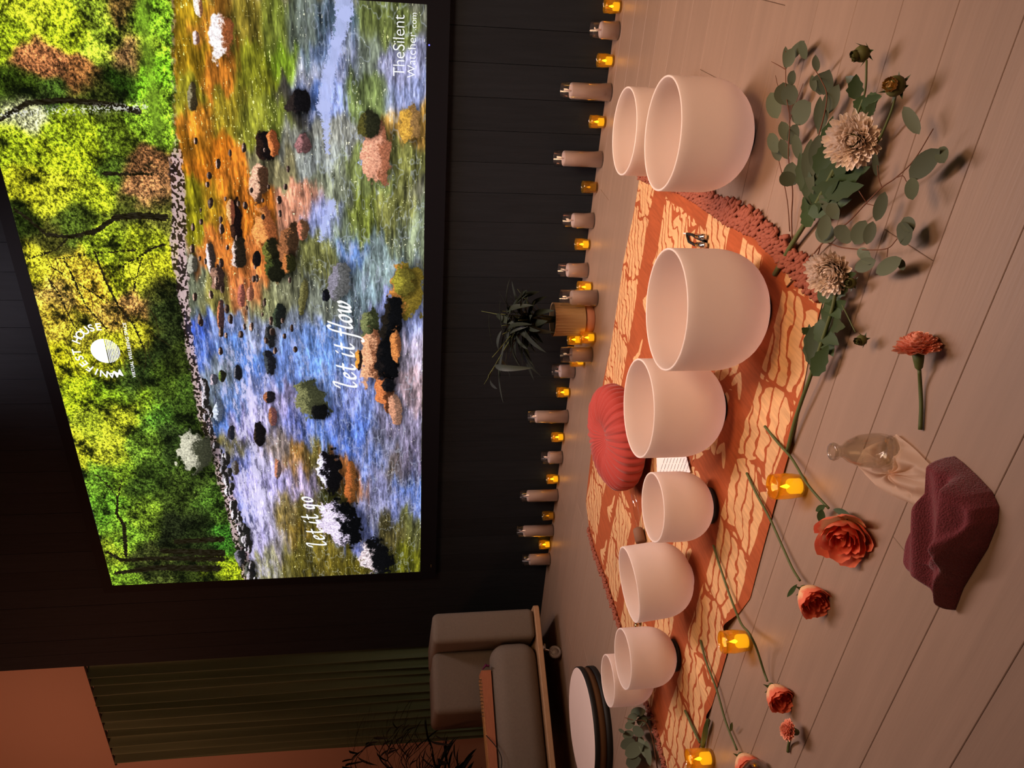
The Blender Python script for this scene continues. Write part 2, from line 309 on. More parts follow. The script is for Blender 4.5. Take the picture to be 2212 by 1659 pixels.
# x, y, half x, half y, slant, lit colour, shade colour, how much of the rock is lit (0..1)
ROCKS = '''478,78,27,52,.1,240,225,225,150,80,40,.62;428,14,9,26,.2,235,215,200,140,90,60,.8;423,80,9,17,.2,220,200,200,120,80,60,.6;415,205,11,30,.1,130,120,90,60,50,30,.5;645,222,27,27,0,40,32,30,18,16,18,.4;655,308,16,22,0,150,100,100,90,60,60,.5;812,330,34,66,0,215,145,115,170,100,70,.7;795,270,24,30,0,75,70,30,40,40,25,.5;885,270,24,40,0,190,140,50,150,110,60,.6;560,392,21,42,-.3,215,160,130,70,45,30,.6;573,318,22,34,.2,40,25,20,20,15,15,.4;590,310,12,30,.2,220,120,60,120,60,30,.5;415,570,11,24,0,150,145,130,70,65,55,.6;455,560,10,36,.3,230,200,200,50,40,35,.45;470,600,18,26,0,150,110,90,50,35,30,.5;510,480,13,48,.1,60,35,25,25,15,15,.4;497,455,10,30,.1,220,160,100,120,60,40,.7;515,548,17,36,.2,210,180,170,35,28,20,.35;570,495,26,42,.2,225,140,70,150,80,40,.7;585,545,20,28,.1,100,100,40,30,28,15,.4;597,580,26,26,0,60,70,30,25,25,15,.3;555,560,9,16,0,30,22,20,18,15,15,.4;625,530,22,46,-.3,140,85,50,60,40,25,.5;655,500,14,24,0,190,110,80,90,60,40,.5;625,570,16,26,0,170,100,50,35,35,15,.4;522,640,8,28,0,180,100,80,110,60,50,.5;477,680,8,38,0,190,110,70,60,40,40,.4;540,635,8,20,0,200,130,100,120,70,50,.5;604,682,13,30,-.2,60,70,50,25,28,25,.3;583,728,13,26,.2,60,60,60,28,28,30,.4;583,785,15,26,.2,60,65,70,25,25,30,.4;703,640,9,14,0,30,30,40,15,15,20,.4;655,640,10,40,-.3,110,105,60,80,75,40,.5;735,605,24,40,-.1,120,115,130,90,90,90,.5;880,632,38,62,0,190,120,50,120,100,30,.45;872,610,24,30,0,140,130,40,100,90,30,.5;800,705,24,36,0,110,115,70,50,55,30,.5;803,770,30,58,0,215,150,110,120,70,45,.62;845,700,24,60,-.3,30,25,20,14,14,16,.4;838,780,28,52,0,24,20,20,12,12,14,.3;855,745,12,42,.25,200,120,60,120,70,40,.7;775,775,8,26,0,230,140,50,40,30,25,.5;830,850,20,40,.2,200,110,60,90,50,30,.6;838,832,14,16,0,30,25,25,15,15,18,.4;855,885,14,32,.3,190,130,100,140,100,80,.5;672,862,36,40,.3,110,110,70,60,62,40,.45;690,890,18,16,0,30,28,25,15,15,15,.3;560,938,13,24,.1,60,45,35,20,16,18,.3;500,935,8,16,0,50,45,50,30,30,40,.5;512,805,10,16,0,110,110,120,25,25,30,.35;480,812,8,12,0,100,120,50,30,30,20,.4;582,858,14,12,0,150,90,60,30,25,30,.4;590,900,10,24,0,150,90,60,100,60,60,.4;462,820,9,14,0,190,170,180,60,60,70,.4;470,890,12,26,0,190,200,220,80,90,110,.5;713,1018,27,48,.0,225,215,245,14,12,14,.33;757,1045,13,48,0,170,90,40,120,70,30,.6;738,1130,46,50,.3,205,190,220,10,10,12,.55;812,1205,34,40,.3,205,185,190,12,12,14,.36;528,1160,14,26,.2,70,68,62,30,30,28,.4;520,1205,12,22,.2,120,115,130,30,30,30,.4;540,1230,14,20,0,90,90,80,25,25,25,.4;508,1010,9,18,0,110,105,110,60,50,40,.5;600,1010,8,24,0,190,120,90,90,70,70,.5'''
TRUNKS = '''0,258,10,60,222,12,150,216,13,235,226,13,300,240,14;28,450,4,70,480,6,100,507,8,150,512,9,205,500,11,250,470,13,300,466,15,355,470,16;150,512,6,120,540,4,60,560,3;225,375,8,265,376,7,330,376,6;95,590,2,130,640,3,152,690,3,170,720,2;140,565,3,158,600,4,185,660,3,230,710,3;205,545,5,225,600,5,255,660,5,290,705,4,310,750,3;352,528,6,330,536,5,300,555,3,268,570,2,262,600,2;310,550,3,300,580,2,285,640,2;100,570,2,150,600,2,200,632,3,240,660,2;262,1040,3,254,1080,5,252,1110,7,268,1135,9,270,1165,10,272,1200,9;254,1075,3,230,1045,2,200,1020,2;232,1192,6,262,1210,8,350,1206,9,480,1208,12;250,1238,8,340,1226,12,470,1228,14;380,1170,10,480,1165,12;350,1190,10,480,1195,16;295,540,3,200,548,2,120,560,2'''
def paint_screen():
    W, H = 1920, 1080
    xs = SX0 + (np.arange(W, dtype=np.float64) + .5) / W * SW; zs = SZ0 + (np.arange(H) + .5) / H * SH
    X, Z = np.meshgrid(xs, zs); dx = X; dy = WALL; dz = Z - EYE
    zc = dx * FW[0] + dy * FW[1] + dz * FW[2]
    px = (1106 - F_PX * (dx * UP[0] + dy * UP[1] + dz * UP[2]) / zc).astype(np.float32)
    py = (1659 - (829.5 + F_PX * (dx * RT[0] + dy * RT[1] + dz * RT[2]) / zc)).astype(np.float32)
    def field(txt, sig):
        P = np.array([[float(v) for v in q.split(',')] for q in txt.split(';')])
        a = px[::6, ::6]; b = py[::6, ::6]; num = np.zeros(a.shape + (3,)); den = np.zeros(a.shape) + 1e-9
        for x, y, *c in P:
            k = np.exp(-((a - x) ** 2 + (b - y) ** 2) / (2 * sig * sig)) + 1e-5 / (1 + ((a - x) ** 2 + (b - y) ** 2) / 4e3)
            num += k[..., None] * np.array(c) / 255; den += k
        f = num / den[..., None]
        yi = np.clip(np.arange(H) / 6, 0, f.shape[0] - 1.001); xi = np.clip(np.arange(W) / 6, 0, f.shape[1] - 1.001)
        y0 = yi.astype(int); x0 = xi.astype(int); fy = (yi - y0)[:, None, None]; fx = (xi - x0)[None, :, None]
        return ((f[y0][:, x0] * (1 - fx) + f[y0][:, x0 + 1] * fx) * (1 - fy) + (f[y0 + 1][:, x0] * (1 - fx) + f[y0 + 1][:, x0 + 1] * fx) * fy).astype(np.float32)
    # jitter the lookups so that the patches break up
    n1 = fbm(W, H, 60, 60, 1); n2 = fbm(W, H, 60, 60, 5); opx, opy = px, py
    px = px + (n1 - .5) * 60; py = py + (n2 - .5) * 60; land = field(LAND, 17)
    px = opx + (fbm(W, H, 140, 14, 11) - .5) * 46; py = opy + (fbm(W, H, 140, 20, 15) - .5) * 110; water = field(WATER, 17)
    px, py = opx, opy
    # foliage: clumps, leaves and glints
    cl = fbm(W, H, 44, 40, 21, 5, .75); lf = fbm(W, H, 6, 5, 31, 3, .9); gl = vnoise(W, H, 2.2, 2.2, 41)
    tone = np.clip((cl - .5) * 2.6 + 1.08, .38, 1.45) * np.clip((lf - .5) * 2.6 + .95, .35, 1.5)
    land = land * tone[..., None]
    bri = np.clip((gl - .80) * 5, 0, 1) * np.clip((lf - .42) * 5, 0, 1) * np.clip(land.mean(2) * 3, 0, 1)
    land = land + bri[..., None] * np.array([.36, .36, .14])
    dk = np.clip((.38 - cl) * 8, 0, 1) * .75; land = land * (1 - dk[..., None]) + dk[..., None] * np.array([.05, .07, .03])
    grass = np.exp(-((px - (318 + .12 * (py - 100))) / 14) ** 2) * (py < 330) * np.clip((330 - py) / 60, 0, 1)
    gs = vnoise(W, H, 10, 3, 51)[..., None] * .5 + .6
    land = land * (1 - grass[..., None] * .65) + grass[..., None] * .65 * np.array([.58, .76, .17]) * gs
    # trunks and branches
    def win(xa, xb, ya, yb):                     # texel window that covers a box of the picture
        c = [wl(x, y) for x in (xa, xb) for y in (ya, yb)]
        i = [(p.x - SX0) / SW * W for p in c]; j = [(p.z - SZ0) / SH * H for p in c]
        return (slice(max(0, int(min(j)) - 1), max(0, min(H, int(max(j)) + 2))), slice(max(0, int(min(i)) - 1), max(0, min(W, int(max(i)) + 2))))
    def stroke(buf, pts, col, jit=0.0, a=1.0):
        for (xa, ya, wa), (xb, yb, wb) in zip(pts[:-1], pts[1:]):
            g = max(wa, wb) / 2 + 12
            S = win(min(xa, xb) - g, max(xa, xb) + g, min(ya, yb) - g, max(ya, yb) + g); qx = px[S]; qy = py[S]
            L = (xb - xa) ** 2 + (yb - ya) ** 2
            t = np.clip(((qx - xa) * (xb - xa) + (qy - ya) * (yb - ya)) / L, 0, 1)
            d = np.hypot(qx - xa - t * (xb - xa), qy - ya - t * (yb - ya)) + (jit if np.isscalar(jit) else jit[S])
            k = np.clip((wa + (wb - wa) * t) * .5 - d + .5, 0, 1)[..., None] * a
            buf[S] = buf[S] * (1 - k) + k * (col if col.ndim == 1 else col[S])
    jj = (lf - .5) * 8
    bark = np.array([.13, .11, .06]) + (vnoise(W, H, 3, 9, 61)[..., None] - .5) * .12
    for q in TRUNKS.split(';'):
        v = [float(t) for t in q.split(',')]; stroke(land, [tuple(v[i:i + 3]) for i in range(0, len(v), 3)], bark, jj)
    rr = np.random.RandomState(3)
    for i in range(60):
        x, y = rr.uniform(90, 330), rr.uniform(540, 800); a = rr.uniform(-.7, .9); p = [(x, y, 1.6)]
        for k in range(3):
            x += 20 * math.sin(a); y += 20 * math.cos(a); a += rr.uniform(-.5, .5); p.append((x, y, 1.4 - .3 * k))
        stroke(land, p, np.array([.20, .13, .06]), 0, .8)
    sp = np.exp(-((px - py * 0 - 0) * 0 + ((py - (246 - .05 * px)) / 9) ** 2)) * (px < 320) * (vnoise(W, H, 3, 3, 71) > .62)
    land = land * (1 - sp[..., None] * .8) + sp[..., None] * .8 * np.array([.95, .95, .9])
    # water: long streaks, foam where it is blue and lilac, sun glints
    st = fbm(W, H, 110, 13, 81, 4, .7); st2 = fbm(W, H, 26, 6, 91, 3, .8)
    water = water * (np.clip((st - .5) * 1.5 + .97, .5, 1.4) * np.clip((st2 - .5) * 1.1 + 1, .6, 1.3))[..., None]
    blue = np.clip((water[..., 2] - water[..., 0] + .04) * 4, 0, 1)
    rap = np.clip(1 - np.abs(px - (545 + .05 * (py - 1000))) / 75, 0, 1) * np.clip((py - 680) / 160, 0, 1)
    foam = np.clip((fbm(W, H, 40, 11, 101, 5, .8) - .53 + rap * .09) * 7, 0, 1) * np.clip(blue * .45 + rap * .8, 0, 1)
    water = water * (1 - foam[..., None] * .85) + foam[..., None] * .85 * np.array([.88, .85, 1.0])
    calm = np.clip(1 - blue, 0, 1)
    gg = (vnoise(W, H, 5, 2.2, 111) > .90) * (vnoise(W, H, 30, 18, 112) > .5)
    water = water + (gg * .45 * (.4 + calm))[..., None] * np.array([1, .95, .75])
    rp = np.abs(fbm(W, H, 60, 26, 121, 3) - .5)
    caus = np.clip((.030 - rp) * 34, 0, 1) * np.clip((px - 620) / 80, 0, 1) * .42
    water = water * (1 - caus[..., None]) + caus[..., None] * np.array([.80, .84, .95])
    # one long white standing wave at the right
    for pts in ([(735, -40, 40), (745, 30, 34), (728, 90, 26), (712, 150, 24), (700, 230, 28), (704, 270, 14), (708, 330, 5)],
                [(716, 440, 16), (692, 520, 8)], [(785, 300, 5), (780, 360, 3)]):
        stroke(water, pts, np.array([.72, .76, .97]), (lf - .5) * 18 + (st2 - .5) * 14, .85)
    # waterline
    WLx = np.interp(py, [-400, 0, 200, 300, 400, 500, 600, 700, 800, 900, 1000, 1100, 1200, 1300], [360, 368, 378, 380, 385, 378, 388, 398, 425, 442, 474, 500, 530, 545])
    wob = (fbm(W, H, 22, 12, 131) - .5) * 22
    mk = np.clip((px + wob - WLx) / 3 + .5, 0, 1)[..., None]
    img = land * (1 - mk) + water * mk
    # gravel and wet stones along the bank
    gx = np.interp(py, [0, 300, 420, 540, 640, 760, 900, 1000, 1100, 1260], [372, 378, 384, 386, 396, 412, 440, 472, 500, 540])
    gw = np.interp(py, [0, 300, 340, 420, 560, 660, 800, 1260], [6, 7, 16, 16, 20, 12, 12, 16])
    band = np.clip((gw - np.abs(px - gx + wob * .6)) / 4, 0, 1)
    gn = vnoise(W, H, 5, 4, 141); gn2 = vnoise(W, H, 9, 6, 142)
    gc = np.where((gn * .5 + gn2 * .5 > .5)[..., None], np.array([.86, .72, .74]), np.array([.16, .11, .10]))
    far = np.clip((py - 260) / 80, .35, 1) * band; img = img * (1 - far[..., None] * .85) + gc * far[..., None] * .85
    # rocks
    nz = fbm(W, H, 24, 18, 151, 4) - .5; nf = fbm(W, H, 4, 4, 161, 3, .8)
    def rock(x, y, hx, hy, sl, c1, c2, lit):
        S = win(x - hx * 2, x + hx * 2, y - hy * 1.7, y + hy * 1.7)
        u = (px[S] - x) / hx; v = (py[S] - y) / hy; u2 = u - sl * v
        d = (np.abs(u2) ** 2.4 + np.abs(v) ** 2.1) ** (1 / 2.25) + nz[S] * 1.0 + (st2[S] - .5) * .10
        k = np.clip((1 - d) * 9, 0, 1)[..., None]; sh_ = np.clip((1.32 - np.hypot(u2 - .25, v)) * 2.2, 0, 1)[..., None] * .45 * (hx > 9); img[S] = img[S] * (1 - sh_)
        e = np.clip(((-1 + 2 * lit) - u2 + nz[S] * 1.3 + (nf[S] - .5) * .5) * 3.2, 0, 1)[..., None]
        c = (np.array(c2) / 255) * (1 - e) + (np.array(c1) / 255) * e
        c = c * (.58 + .84 * nf[S][..., None]) * np.clip(1.12 - .22 * (u2 + .6 * v * v), .5, 1.2)[..., None]; img[S] = img[S] * (1 - k) + c * k; return img
    img = np.ascontiguousarray(img)
    for q in ROCKS.split(';'):
        v = [float(t) for t in q.split(',')]; img = rock(*v[:5], v[5:8], v[8:11], v[11])
    img = rock(420, 976, 40, 44, 0, (175, 172, 150), (60, 62, 45), .62)
    for i in range(70):
        y = rr.uniform(820, 1255); x = np.interp(y, [820, 900, 1000, 1100, 1260], [432, 446, 480, 505, 545]) + rr.uniform(-4, 14); s = rr.uniform(3, 8)
        g_ = rr.uniform(120, 235); img = rock(x, y, s, s * rr.uniform(1, 1.8), 0, (g_, g_ * .95, g_), (35, 32, 30), .45)
    for i in range(60):
        y = rr.uniform(300, 760); x = rr.uniform(410, 640); s = rr.uniform(2.5, 6); g_ = rr.uniform(90, 200)
        img = rock(x, y, s, s * rr.uniform(1.3, 2.2), 0, (g_, g_ * .8, g_ * .7), (40, 28, 24), .45)
    # the two written lines, broad-nib italic
    G = {'l': ([(-.2, 1.5), (.05, 1.9), (.42, 1.95), (.25, 1.3), (.1, .5), (.15, .05), (.4, 0), (.62, .22)],), 'e': ([(.15, .5), (.5, .6), (.72, .85), (.55, 1), (.25, .85), (.1, .45), (.2, .05), (.5, 0), (.82, .28)],),
         't': ([(.38, 1.6), (.2, .5), (.25, .05), (.5, 0), (.72, .22)], [(0, 1.02), (.72, 1.02)]), 'i': ([(.3, 1), (.15, .3), (.2, .02), (.42, .03), (.62, .25)], [(.42, 1.42), (.5, 1.52)]),
         'f': ([(1.0, 1.85), (.8, 2.08), (.5, 1.7), (.3, .6), (.1, -.6), (-.2, -.95), (-.42, -.8)], [(0, 1), (.8, 1)]), 'L': ([(.5, 2.0), (.28, 1.2), (.12, .4), (.2, .02), (.42, .02), (.6, .2)],),
         'o': ([(.5, 1), (.2, .8), (.08, .4), (.22, .02), (.55, .08), (.78, .5), (.72, .9), (.5, 1)],), 'w': ([(-.05, .85), (.18, 1), (.14, .4), (.25, 0), (.5, .2), (.68, .95), (.6, .3), (.75, 0), (1.0, .25), (1.18, .7), (1.05, 1.02)],),
         'g': ([(.72, .95), (.4, 1), (.12, .6), (.2, .1), (.5, .15), (.74, .9)], [(.74, .98), (.6, 0), (.4, -.7), (0, -.9), (-.25, -.55)])}
    def write(txt, p0, p1, wd):
        a = wl(*p0); b = wl(*p1); tot = sum(wd[c] for c in txt); ln = math.hypot(b.x - a.x, b.z - a.z); h = ln / tot
        ux, uz = (b.x - a.x) / ln, (b.z - a.z) / ln; cx = 0
        for c in txt:
            for s in G.get(c, ()):
                P = smooth_pts([(q[0] + .22 * q[1], q[1], 0) for q in s], 14)
                for i in range(len(P) - 1):
                    for k in range(3):
                        q = P[i].lerp(P[i + 1], k / 3); gx_ = (cx + q.x * .85) * h; gy_ = q.y * h
                        wx = a.x + ux * gx_ - uz * gy_; wz = a.z + uz * gx_ + ux * gy_
                        ci = (wx - SX0) / SW * W; cj = (wz - SZ0) / SH * H; A = h * .135 / SW * W
                        i0, i1, j0, j1 = int(ci - A - 2), int(ci + A + 3), int(cj - A - 2), int(cj + A + 3)
                        if i0 < 0 or j0 < 0: continue
                        yy, xx = np.mgrid[j0:j1, i0:i1]; th = math.radians(38)
                        e1 = ((xx - ci) * math.cos(th) + (yy - cj) * math.sin(th)) / A; e2 = (-(xx - ci) * math.sin(th) + (yy - cj) * math.cos(th)) / (A * .42)
                        k_ = np.clip((1.15 - np.hypot(e1, e2)) * 3, 0, 1)[..., None]
                        img[j0:j1, i0:i1] = img[j0:j1, i0:i1] * (1 - k_) + k_
            cx += wd[c]
    wd = {'l': .85, 'L': .62, 'e': .95, 't': .78, 'i': .72, 'f': .75, 'o': .95, 'w': 1.3, 'g': .98, ' ': .62}
    img = np.ascontiguousarray(img)
    write('let it fLow', (770, 838), (756, 648), wd)
    write('let it go', (705, 1178), (672, 1070), wd)
    img = np.clip(img, 0, 1); lum = img.mean(2, keepdims=True); img = np.clip(lum + (img - lum) * .90, 0.02, 1)
    return make_image('river_picture', img)

X0R, X1R, Y0R, Y1R = -2.85, -0.60, 1.42, 3.22      # area of the printed throw
def paint_throw():
    W, H = 2048, 1638
    X, Y = np.meshgrid(X0R + (np.arange(W) + .5) / W * (X1R - X0R), Y0R + (np.arange(H) + .5) / H * (Y1R - Y0R))
    wv = (fbm(W, H, 120, 120, 301) - .5) * .030; wf = (fbm(W, H, 34, 34, 305) - .5) * .024; ws = fbm(W, H, 14, 9, 309, 2)
    rust = np.array([.62, .32, .19]); cream = np.array([.80, .63, .45])
    m = np.zeros((H, W))
    def band(y0, y1, cell, skew, nl, rot, vein=.0035, off=0.0, gap=.011):
        """leaf lobes between two long edges; each cell a fan of lobes parted by wavy veins"""
        t = (Y + wv - y0) / (y1 - y0); s = (X + off + skew * (t - .5) * (y1 - y0) + wv * .8) / cell
        s = s + .06 * np.sin((Y - y0) * 34 + np.floor(s) * 2) + .05 * np.sin(X * 23 + Y * 40); k = np.floor(s); fs = s - k; ed = np.minimum(fs, 1 - fs) * cell
        a = (fs - .5) * cell; b = (t - .5) * (y1 - y0)
        q = b * math.cos(rot) - a * math.sin(rot) + wf * .9 + .0075 * np.sin(a * 42 + k * 2.1) + .004 * np.sin(a * 90 + b * 60)
        p = a * math.cos(rot) + b * math.sin(rot)
        pitch = (y1 - y0) / nl; L = q / pitch + .3 * (k % 2); li = np.floor(L); fl_ = np.abs(L - li - .5) * pitch
        half = pitch / 2 - vein * (.6 + 1.2 * ws) - .18 * pitch * np.clip(np.abs(p) / cell * 2 - .6, 0, 1) ** 2
        endv = ed - gap * (.55 + .5 * np.sin(li * 2.3 + k) ** 2) - .010 * (fl_ / pitch * 2) ** 2
        rnd = np.sin(li * 12.9 + k * 78.2) * 43758.5; rnd = rnd - np.floor(rnd)
        half = np.where((rnd > .85) & (p > .12 * cell) | (rnd < .12) & (p < -.1 * cell), pitch, half)      # some veins stop short
        inside = np.clip((half - fl_) / .0012 + .5, 0, 1) * np.clip(endv / .0012 + .5, 0, 1)
        edge = np.clip(np.minimum(t, 1 - t) * (y1 - y0) / .002, 0, 1)
        return inside * edge
    m = np.maximum(m, band(2.855, 3.105, .278, .07, 6, .50, off=1.0, vein=.0036, gap=.009))
    m = np.maximum(m, band(2.38, 2.71, .33, .1, 7, .62, off=1.18, vein=.004, gap=.011) * (X > -1.2 + .5 * (2.7 - Y)))
    m = np.maximum(m, band(2.12, 2.36, .26, .1, 5, .5, off=.1))
    m = np.maximum(m, band(2.44, 2.66, .26, .1, 5, .5, off=.1) * (X < -2.15))
    m = np.maximum(m, band(1.875, 2.02, .30, .5, 3, .30, gap=.05))
    m = np.maximum(m, band(1.530, 1.745, .262, .10, 4, .32, off=1.54, vein=.0046, gap=.012))
    # free sprigs on the plain rust
    def lobe(x, y, x2, y2, w_):
        L = (x2 - x) ** 2 + (y2 - y) ** 2; t = np.clip(((X - x) * (x2 - x) + (Y - y) * (y2 - y)) / L, 0, 1)
        d = np.hypot(X - x - t * (x2 - x), Y - y - t * (y2 - y)); return np.clip((w_ * (.35 + .65 * np.sin(t * 2.6 + .3)) - d) / .0012 + .5, 0, 1)
    rr = np.random.RandomState(5)
    for cx in np.arange(-2.6, -1.0, .27):
        for q in range(6):
            a = 1.2 + q * .42; x = cx + .03 * q - .07; m = np.maximum(m, lobe(x, 2.70, x + .05 * math.cos(a), 2.70 + .065 * abs(math.sin(a)), .010))
    for cx in np.arange(-2.5, -.9, .21):
        y = 2.06 + .03 * math.sin(cx * 9)
        m = np.maximum(m, lobe(cx, y, cx + .07, y + .03, .012)); m = np.maximum(m, lobe(cx + .07, y + .03, cx + .08, y - .035, .012))
    for cx, cy in ((-1.39, 1.835), (-1.62, 1.86), (-1.15, 1.85)):
        m = np.maximum(m, lobe(cx, cy + .03, cx + .05, cy, .012)); m = np.maximum(m, lobe(cx + .05, cy, cx - .01, cy - .03, .014))
    ex = np.clip(np.minimum(X1R - .13 - X + wv * 2 - (Y > 2.3) * .10, X - X0R - .16) / .004, 0, 1); m = m * ex
    tone = (.90 + .2 * fbm(W, H, 6, 60, 321)) * (.93 + .14 * fbm(W, H, 200, 200, 331))
    img = (rust * (1 - m[..., None]) + cream * m[..., None]) * tone[..., None]
    return make_image('throw_print', img)
def image_mat(name, im, emit=0.0, rough=.85):
    m = bpy.data.materials.new(name); m.use_nodes = True; nt = m.node_tree; b = nt.nodes['Principled BSDF']
    t = nt.nodes.new('ShaderNodeTexImage'); t.image = im; t.interpolation = 'Linear'
    if emit:
        nt.nodes.remove(b); e = nt.nodes.new('ShaderNodeEmission'); e.inputs[1].default_value = emit
        nt.links.new(t.outputs[0], e.inputs[0]); nt.links.new(e.outputs[0], nt.nodes['Material Output'].inputs[0])
    else:
        b.inputs['Roughness'].default_value = rough; b.inputs['Specular IOR Level'].default_value = .1
        nt.links.new(t.outputs[0], b.inputs['Base Color'])
        n2 = nt.nodes.new('ShaderNodeTexNoise'); n2.inputs['Scale'].default_value = 18; n2.inputs['Detail'].default_value = 5
        tc = nt.nodes.new('ShaderNodeTexCoord'); nt.links.new(tc.outputs['Object'], n2.inputs[0])
        bp = nt.nodes.new('ShaderNodeBump'); bp.inputs['Strength'].default_value = .35; bp.inputs['Distance'].default_value = .01
        nt.links.new(n2.outputs[0], bp.inputs['Height']); nt.links.new(bp.outputs[0], b.inputs['Normal'])
    return m
MT['screen'] = image_mat('screen_picture', paint_screen(), 1.0)
MT['throw'] = image_mat('printed_cloth', paint_throw())

# ================================================================== THE ROOM
def struct(o): o['kind'] = 'structure'; return o
floor = struct(MB().box(-7.0, 2.4, -2.6, 4.05, -0.06, -0.016).build('floor', MT['dark']))
PW = 0.1705
for k in range(-8, 15):                           # oak planks, joints staggered row by row
    y0 = 1.25 + PW * k
    if y0 > 3.74: break
    y1 = min(y0 + PW, 3.765)
    x = -6.9 + (k * 0.83) % 1.9 - 1.2
    xs = [-6.9]
    while x < 2.3:
        x += 1.9
        if -6.7 < x < 2.2: xs.append(x)
    if k == -1: xs = [-6.9, -4.0, -2.1, 0.35]
    if k == -3: xs = [-6.9, -5.0, -2.2, 0.6]
    if k == -2: xs = [-6.9, -4.83, -2.93, -1.028, 0.87]
    xs.append(2.3)
    for a, b in zip(xs[:-1], xs[1:]):
        g = 0.0005; bm = MB()
        bm.add([(a + g, y0 + g, -.016), (b - g, y0 + g, -.016), (b - g, y1 - g, -.016), (a + g, y1 - g, -.016),
                (a + g, y0 + g, -.0012), (b - g, y0 + g, -.0012), (b - g, y1 - g, -.0012), (a + g, y1 - g, -.0012),
                (a + g + .0012, y0 + g + .0012, 0), (b - g - .0012, y0 + g + .0012, 0), (b - g - .0012, y1 - g - .0012, 0), (a + g + .0012, y1 - g - .0012, 0)],
               [(0, 1, 5, 4), (1, 2, 6, 5), (2, 3, 7, 6), (3, 0, 4, 7), (4, 5, 9, 8), (5, 6, 10, 9), (6, 7, 11, 10), (7, 4, 8, 11), (8, 9, 10, 11)])
        bm.build('plank', MT['plank'], floor)
wall_back = struct(MB().box(-4.445, 2.4, 3.782, 3.95, 0, 4.3).build('wall_back', MT['dark']))
bx = [-4.440, -4.316, -4.183, -4.052, -3.883]
while bx[-1] < 2.3: bx.append(bx[-1] + .150)
bx[-1] = 2.39
for a, b in zip(bx[:-1], bx[1:]):
    g = .0011; dz = random.uniform(0, .0015)
    MB().add([(a + g, 3.782, 0), (b - g, 3.782, 0), (b - g, 3.766 + dz, 0), (a + g, 3.766 + dz, 0), (a + g, 3.782, 4.3), (b - g, 3.782, 4.3), (b - g, 3.766 + dz, 4.3), (a + g, 3.766 + dz, 4.3)],
             [(0, 4, 5, 1), (2, 6, 7, 3), (0, 3, 7, 4), (1, 5, 6, 2), (4, 7, 6, 5)]).build('board', MT['board'], wall_back)
struct(MB().box(-7.0, -4.445, 3.90, 3.99, 0, 4.3).build('wall_far', MT['plaster']))
struct(MB().box(-7.1, -7.0, -2.6, 4.0, 0, 4.3).build('wall_left', MT['plaster']))
struct(MB().box(2.4, 2.5, -2.6, 4.0, 0, 4.3).build('wall_right', MT['plaster']))
struct(MB().box(-7.1, 2.5, -2.7, -2.6, 0, 4.3).build('wall_front', MT['plaster']))
struct(MB().box(-7.1, 2.5, -2.7, 4.05, 4.3, 4.4).build('ceiling', MT['plaster']))
struct(MB().box(-7.0, -4.446, 3.885, 3.90, 0, .09).build('baseboard_far', MT['dark']))

# ------------------------------------------------------------------ the screen
scr = thing('video_screen', 'huge wall-mounted video screen showing a stony river in a green forest', 'screen', ((SX0 + SX1) / 2, WALL, SZ0))
def sc(o): o.location = (o.location[0] - (SX0 + SX1) / 2, o.location[1] - WALL, o.location[2] - SZ0)
me = pydata('display', [(-SW / 2, 0, 0), (SW / 2, 0, 0), (SW / 2, 0, SH), (-SW / 2, 0, SH)], [(0, 1, 2, 3)])
uv = me.uv_layers.new(name='uv'); 
for i, c in enumerate([(0, 0), (1, 0), (1, 1), (0, 1)]): uv.data[i].uv = c
link('display', me, MT['screen'], scr)
B_ = .058
fr = MB(); a, b = -SW / 2, SW / 2
fr.box(a - B_, a, -.004, .022, -.10, SH + B_); fr.box(b, b + B_, -.004, .022, -.10, SH + B_)
fr.box(a, b, -.004, .022, SH, SH + B_); fr.box(a, b, -.004, .022, -.10, 0)
fr.build('bezel', MT['bezel'], scr)
MB().box(a - B_, b + B_, .003, .0235, -.10, SH + B_).build('back_panel', MT['dark'], scr)
p = wl(927, 97); MB().box(-.003, .003, -.006, -.003, -.003, .003).build('status_light', MT['bluled'], scr, loc=(p.x - (SX0 + SX1) / 2, 0, p.z - SZ0), label='tiny blue status light')
p = wl(931, 1221); MB().box(-.012, .012, -.006, -.003, -.003, .003).build('badge', MT['brass'], scr, loc=(p.x - (SX0 + SX1) / 2, 0, p.z - SZ0))
# lettering shown on the screen (flat, lit)
def text_mesh(s, size, spacing=1.0, offset=0.0, shear=0.0):
    c = bpy.data.curves.new('lettering', 'FONT'); c.body = s; c.size = size; c.space_character = spacing; c.offset = offset; c.shear = shear
    o = bpy.data.objects.new('tmp', c); COL.objects.link(o); dg = bpy.context.evaluated_depsgraph_get(); dg.update()
    me = o.evaluated_get(dg).to_mesh(); v = [tuple(q.co) for q in me.vertices]; f = [tuple(q.vertices) for q in me.polygons]
    o.evaluated_get(dg).to_mesh_clear(); bpy.data.objects.remove(o); bpy.data.curves.remove(c); return v, f
def on_screen(mb, name, mt='white'):
    mb.v = [(x - (SX0 + SX1) / 2, -.0015 - z * 0, y - SZ0) for x, y, z in mb.v]
    return mb.build(name, MT[mt], scr)
c0 = wl(228, 758); RR = abs(wl(228, 733).x - wl(228, 783).x) / 2 * 1.04
mb = MB(); n = 40                                 # sun disc: solid above, seven stripes below
pts = [(c0.x + RR * math.cos(PI * i / n), c0.z + RR * math.sin(PI * i / n), 0) for i in range(n + 1)]
mb.add(pts, [tuple(range(n + 1))])
mb.add([(c0.x - RR, c0.z, 0), (c0.x + RR, c0.z, 0), (c0.x + RR * .99, c0.z - RR * .06, 0), (c0.x - RR * .99, c0.z - RR * .06, 0)], [(0, 1, 2, 3)])
